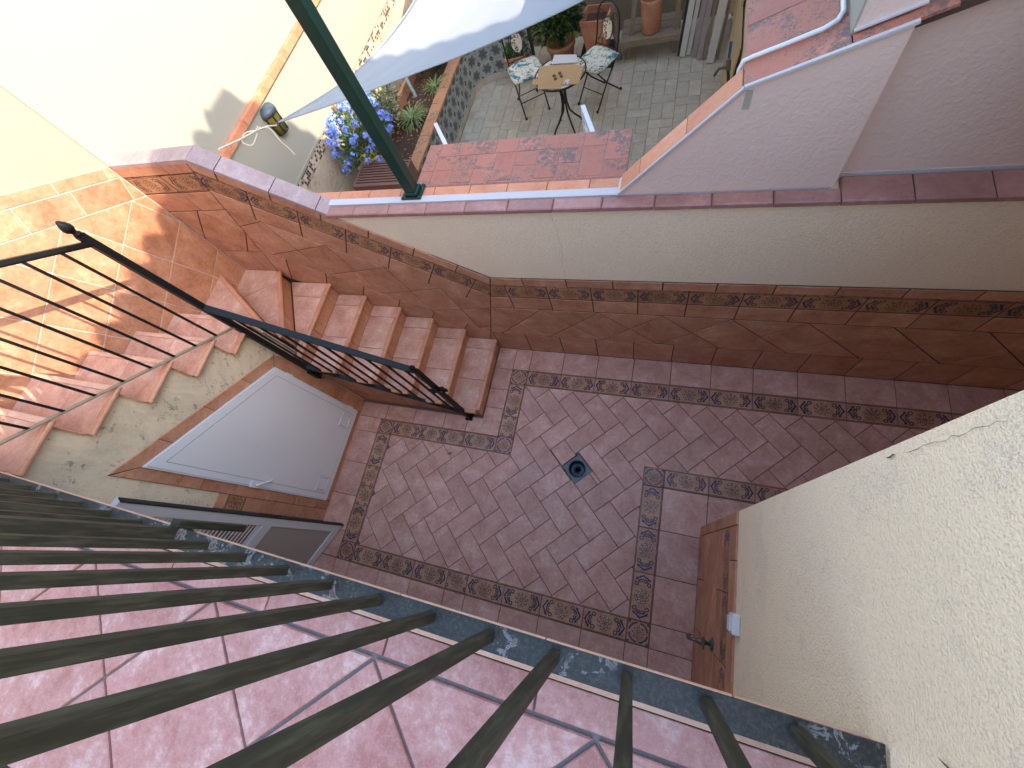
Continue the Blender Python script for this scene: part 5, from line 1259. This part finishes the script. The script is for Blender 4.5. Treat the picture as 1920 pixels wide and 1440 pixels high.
MB().tube(spl([K, K + Vector((-0.05, -0.06, 0.03)), K + Vector((-0.07, -0.12, 0.01)), K + Vector((-0.02, -0.11, -0.03)), K + Vector((0.005, -0.02, -0.01))], 20), 0.005, 5).obj('loop', 'rope', ro)
MB().tube(spl([K, K + Vector((0.05, 0.06, -0.03)), K + Vector((0.07, 0.05, -0.14)), K + Vector((0.08, 0.06, -0.22)), K + Vector((0.09, 0.055, -0.27))], 20), 0.005, 5).obj('loose_end', 'rope', ro)

# ================================================================== cracks, chips and crumbs
def ribbon(F, pts, wd, n0=0.0006):
    O, U, V, N = F; m = MB(); P = [Vector(p) for p in pts]; vs = []
    for i, p in enumerate(P):
        d = (P[min(i + 1, len(P) - 1)] - P[max(i - 1, 0)]).normalized(); q = Vector((-d.y, d.x)) * wd * (0.35 + 0.65 * random.random()) * (0.25 if i in (0, len(P) - 1) else 1)
        for r in (p - q, p + q): vs.append(O + U * r.x + V * r.y + N * n0)
    m.add(vs, [(2 * i, 2 * i + 1, 2 * i + 3, 2 * i + 2) for i in range(len(P) - 1)]); return m
def wiggle(a, b, n, amp):
    return [(a[0] + (b[0] - a[0]) * k / n + random.uniform(-amp, amp), a[1] + (b[1] - a[1]) * k / n + random.uniform(-amp, amp)) for k in range(n + 1)]
M['crack'] = plain('crack_dark', (0.10, 0.07, 0.05), 0.95)
M['plaster_chip'] = plain('plaster_chip', (0.80, 0.78, 0.76), 0.9, bump=0.5, scale=80)
FWs = FR((0, 1.757, 0), X, Z)
ribbon(FWs, wiggle((-0.662, 1.90), (-0.640, 1.62), 12, 0.006) + wiggle((-0.645, 1.60), (-0.668, 1.27), 14, 0.006), 0.0006, 0.003).obj('crack', 'crack', pw)
FHs = FR((0.497, 0, 0), -Y, Z)
ribbon(FHs, wiggle((0.192, 2.78), (0.213, 2.90), 8, 0.003), 0.0020, 0.004).obj('crack', 'crack', ho)
ribbon(FHs, wiggle((-0.308, 2.76), (-0.298, 3.02), 16, 0.003), 0.0008, 0.004).obj('crack', 'crack', ho)
ribbon(FHs, wiggle((-0.311, 2.70), (-0.309, 2.735), 4, 0.002), 0.004, 0.004).obj('chip', 'crack', ho)
chp = [(0.335, 2.60), (0.318, 2.63), (0.325, 2.66), (0.300, 2.68), (0.292, 2.72), (0.272, 2.74), (0.262, 2.785), (0.262, 2.83), (0.29, 2.83), (0.36, 2.72), (0.36, 2.6)]
MB().prism([(a, b) for a, b in chp][::-1], FHs, 0.0, 0.004).obj('plaster_chip', 'plaster_chip', ho)
for a, b, w_ in (((0.80, 1.68), (0.74, 1.52), 0.0016), ((0.62, 1.66), (0.52, 1.50), 0.0012), ((0.52, 1.72), (0.44, 1.62), 0.0010), ((0.30, 1.90), (0.26, 1.80), 0.0012)):
    ribbon(FX, wiggle(a, b, 10, 0.010), w_, 0.0008).obj('crack', 'crack', st)
cm = MB()
for x, y in ((-0.665, 0.80), (-0.95, 0.39), (-1.31, 0.27), (-0.75, 0.76), (-1.05, -0.24), (-0.55, 0.15), (0.30, 0.0), (-1.9, 0.2), (-0.2, 0.3), (0.8, 1.1), (-2.2, -0.2), (-1.6, 0.5)):
    r = random.uniform(0.003, 0.006); a = random.uniform(0, 6.28); u = Vector((math.cos(a), math.sin(a), 0)); v = Vector((-u.y, u.x, 0)); c = Vector((x, y, 0.0045))
    cm.add([c - u * r * 1.6, c - v * r, c + u * r * 1.6, c + v * r, c + Z * r], [(0, 1, 4), (1, 2, 4), (2, 3, 4), (3, 0, 4)])
cm.obj('floor_crumbs', 'plaster_chip', label='pale crumbs scattered over the courtyard tiles', cat='crumbs', kind='stuff')
lf = MB(); lf.add([(-1.83, 0.545, 0.004), (-1.80, 0.570, 0.010), (-1.765, 0.578, 0.005), (-1.795, 0.556, 0.004)], [(0, 1, 2, 3)]); lf.obj('fallen_leaf', 'bark', label='single dark leaf lying on the herringbone tiles near the patterned border', cat='leaf')
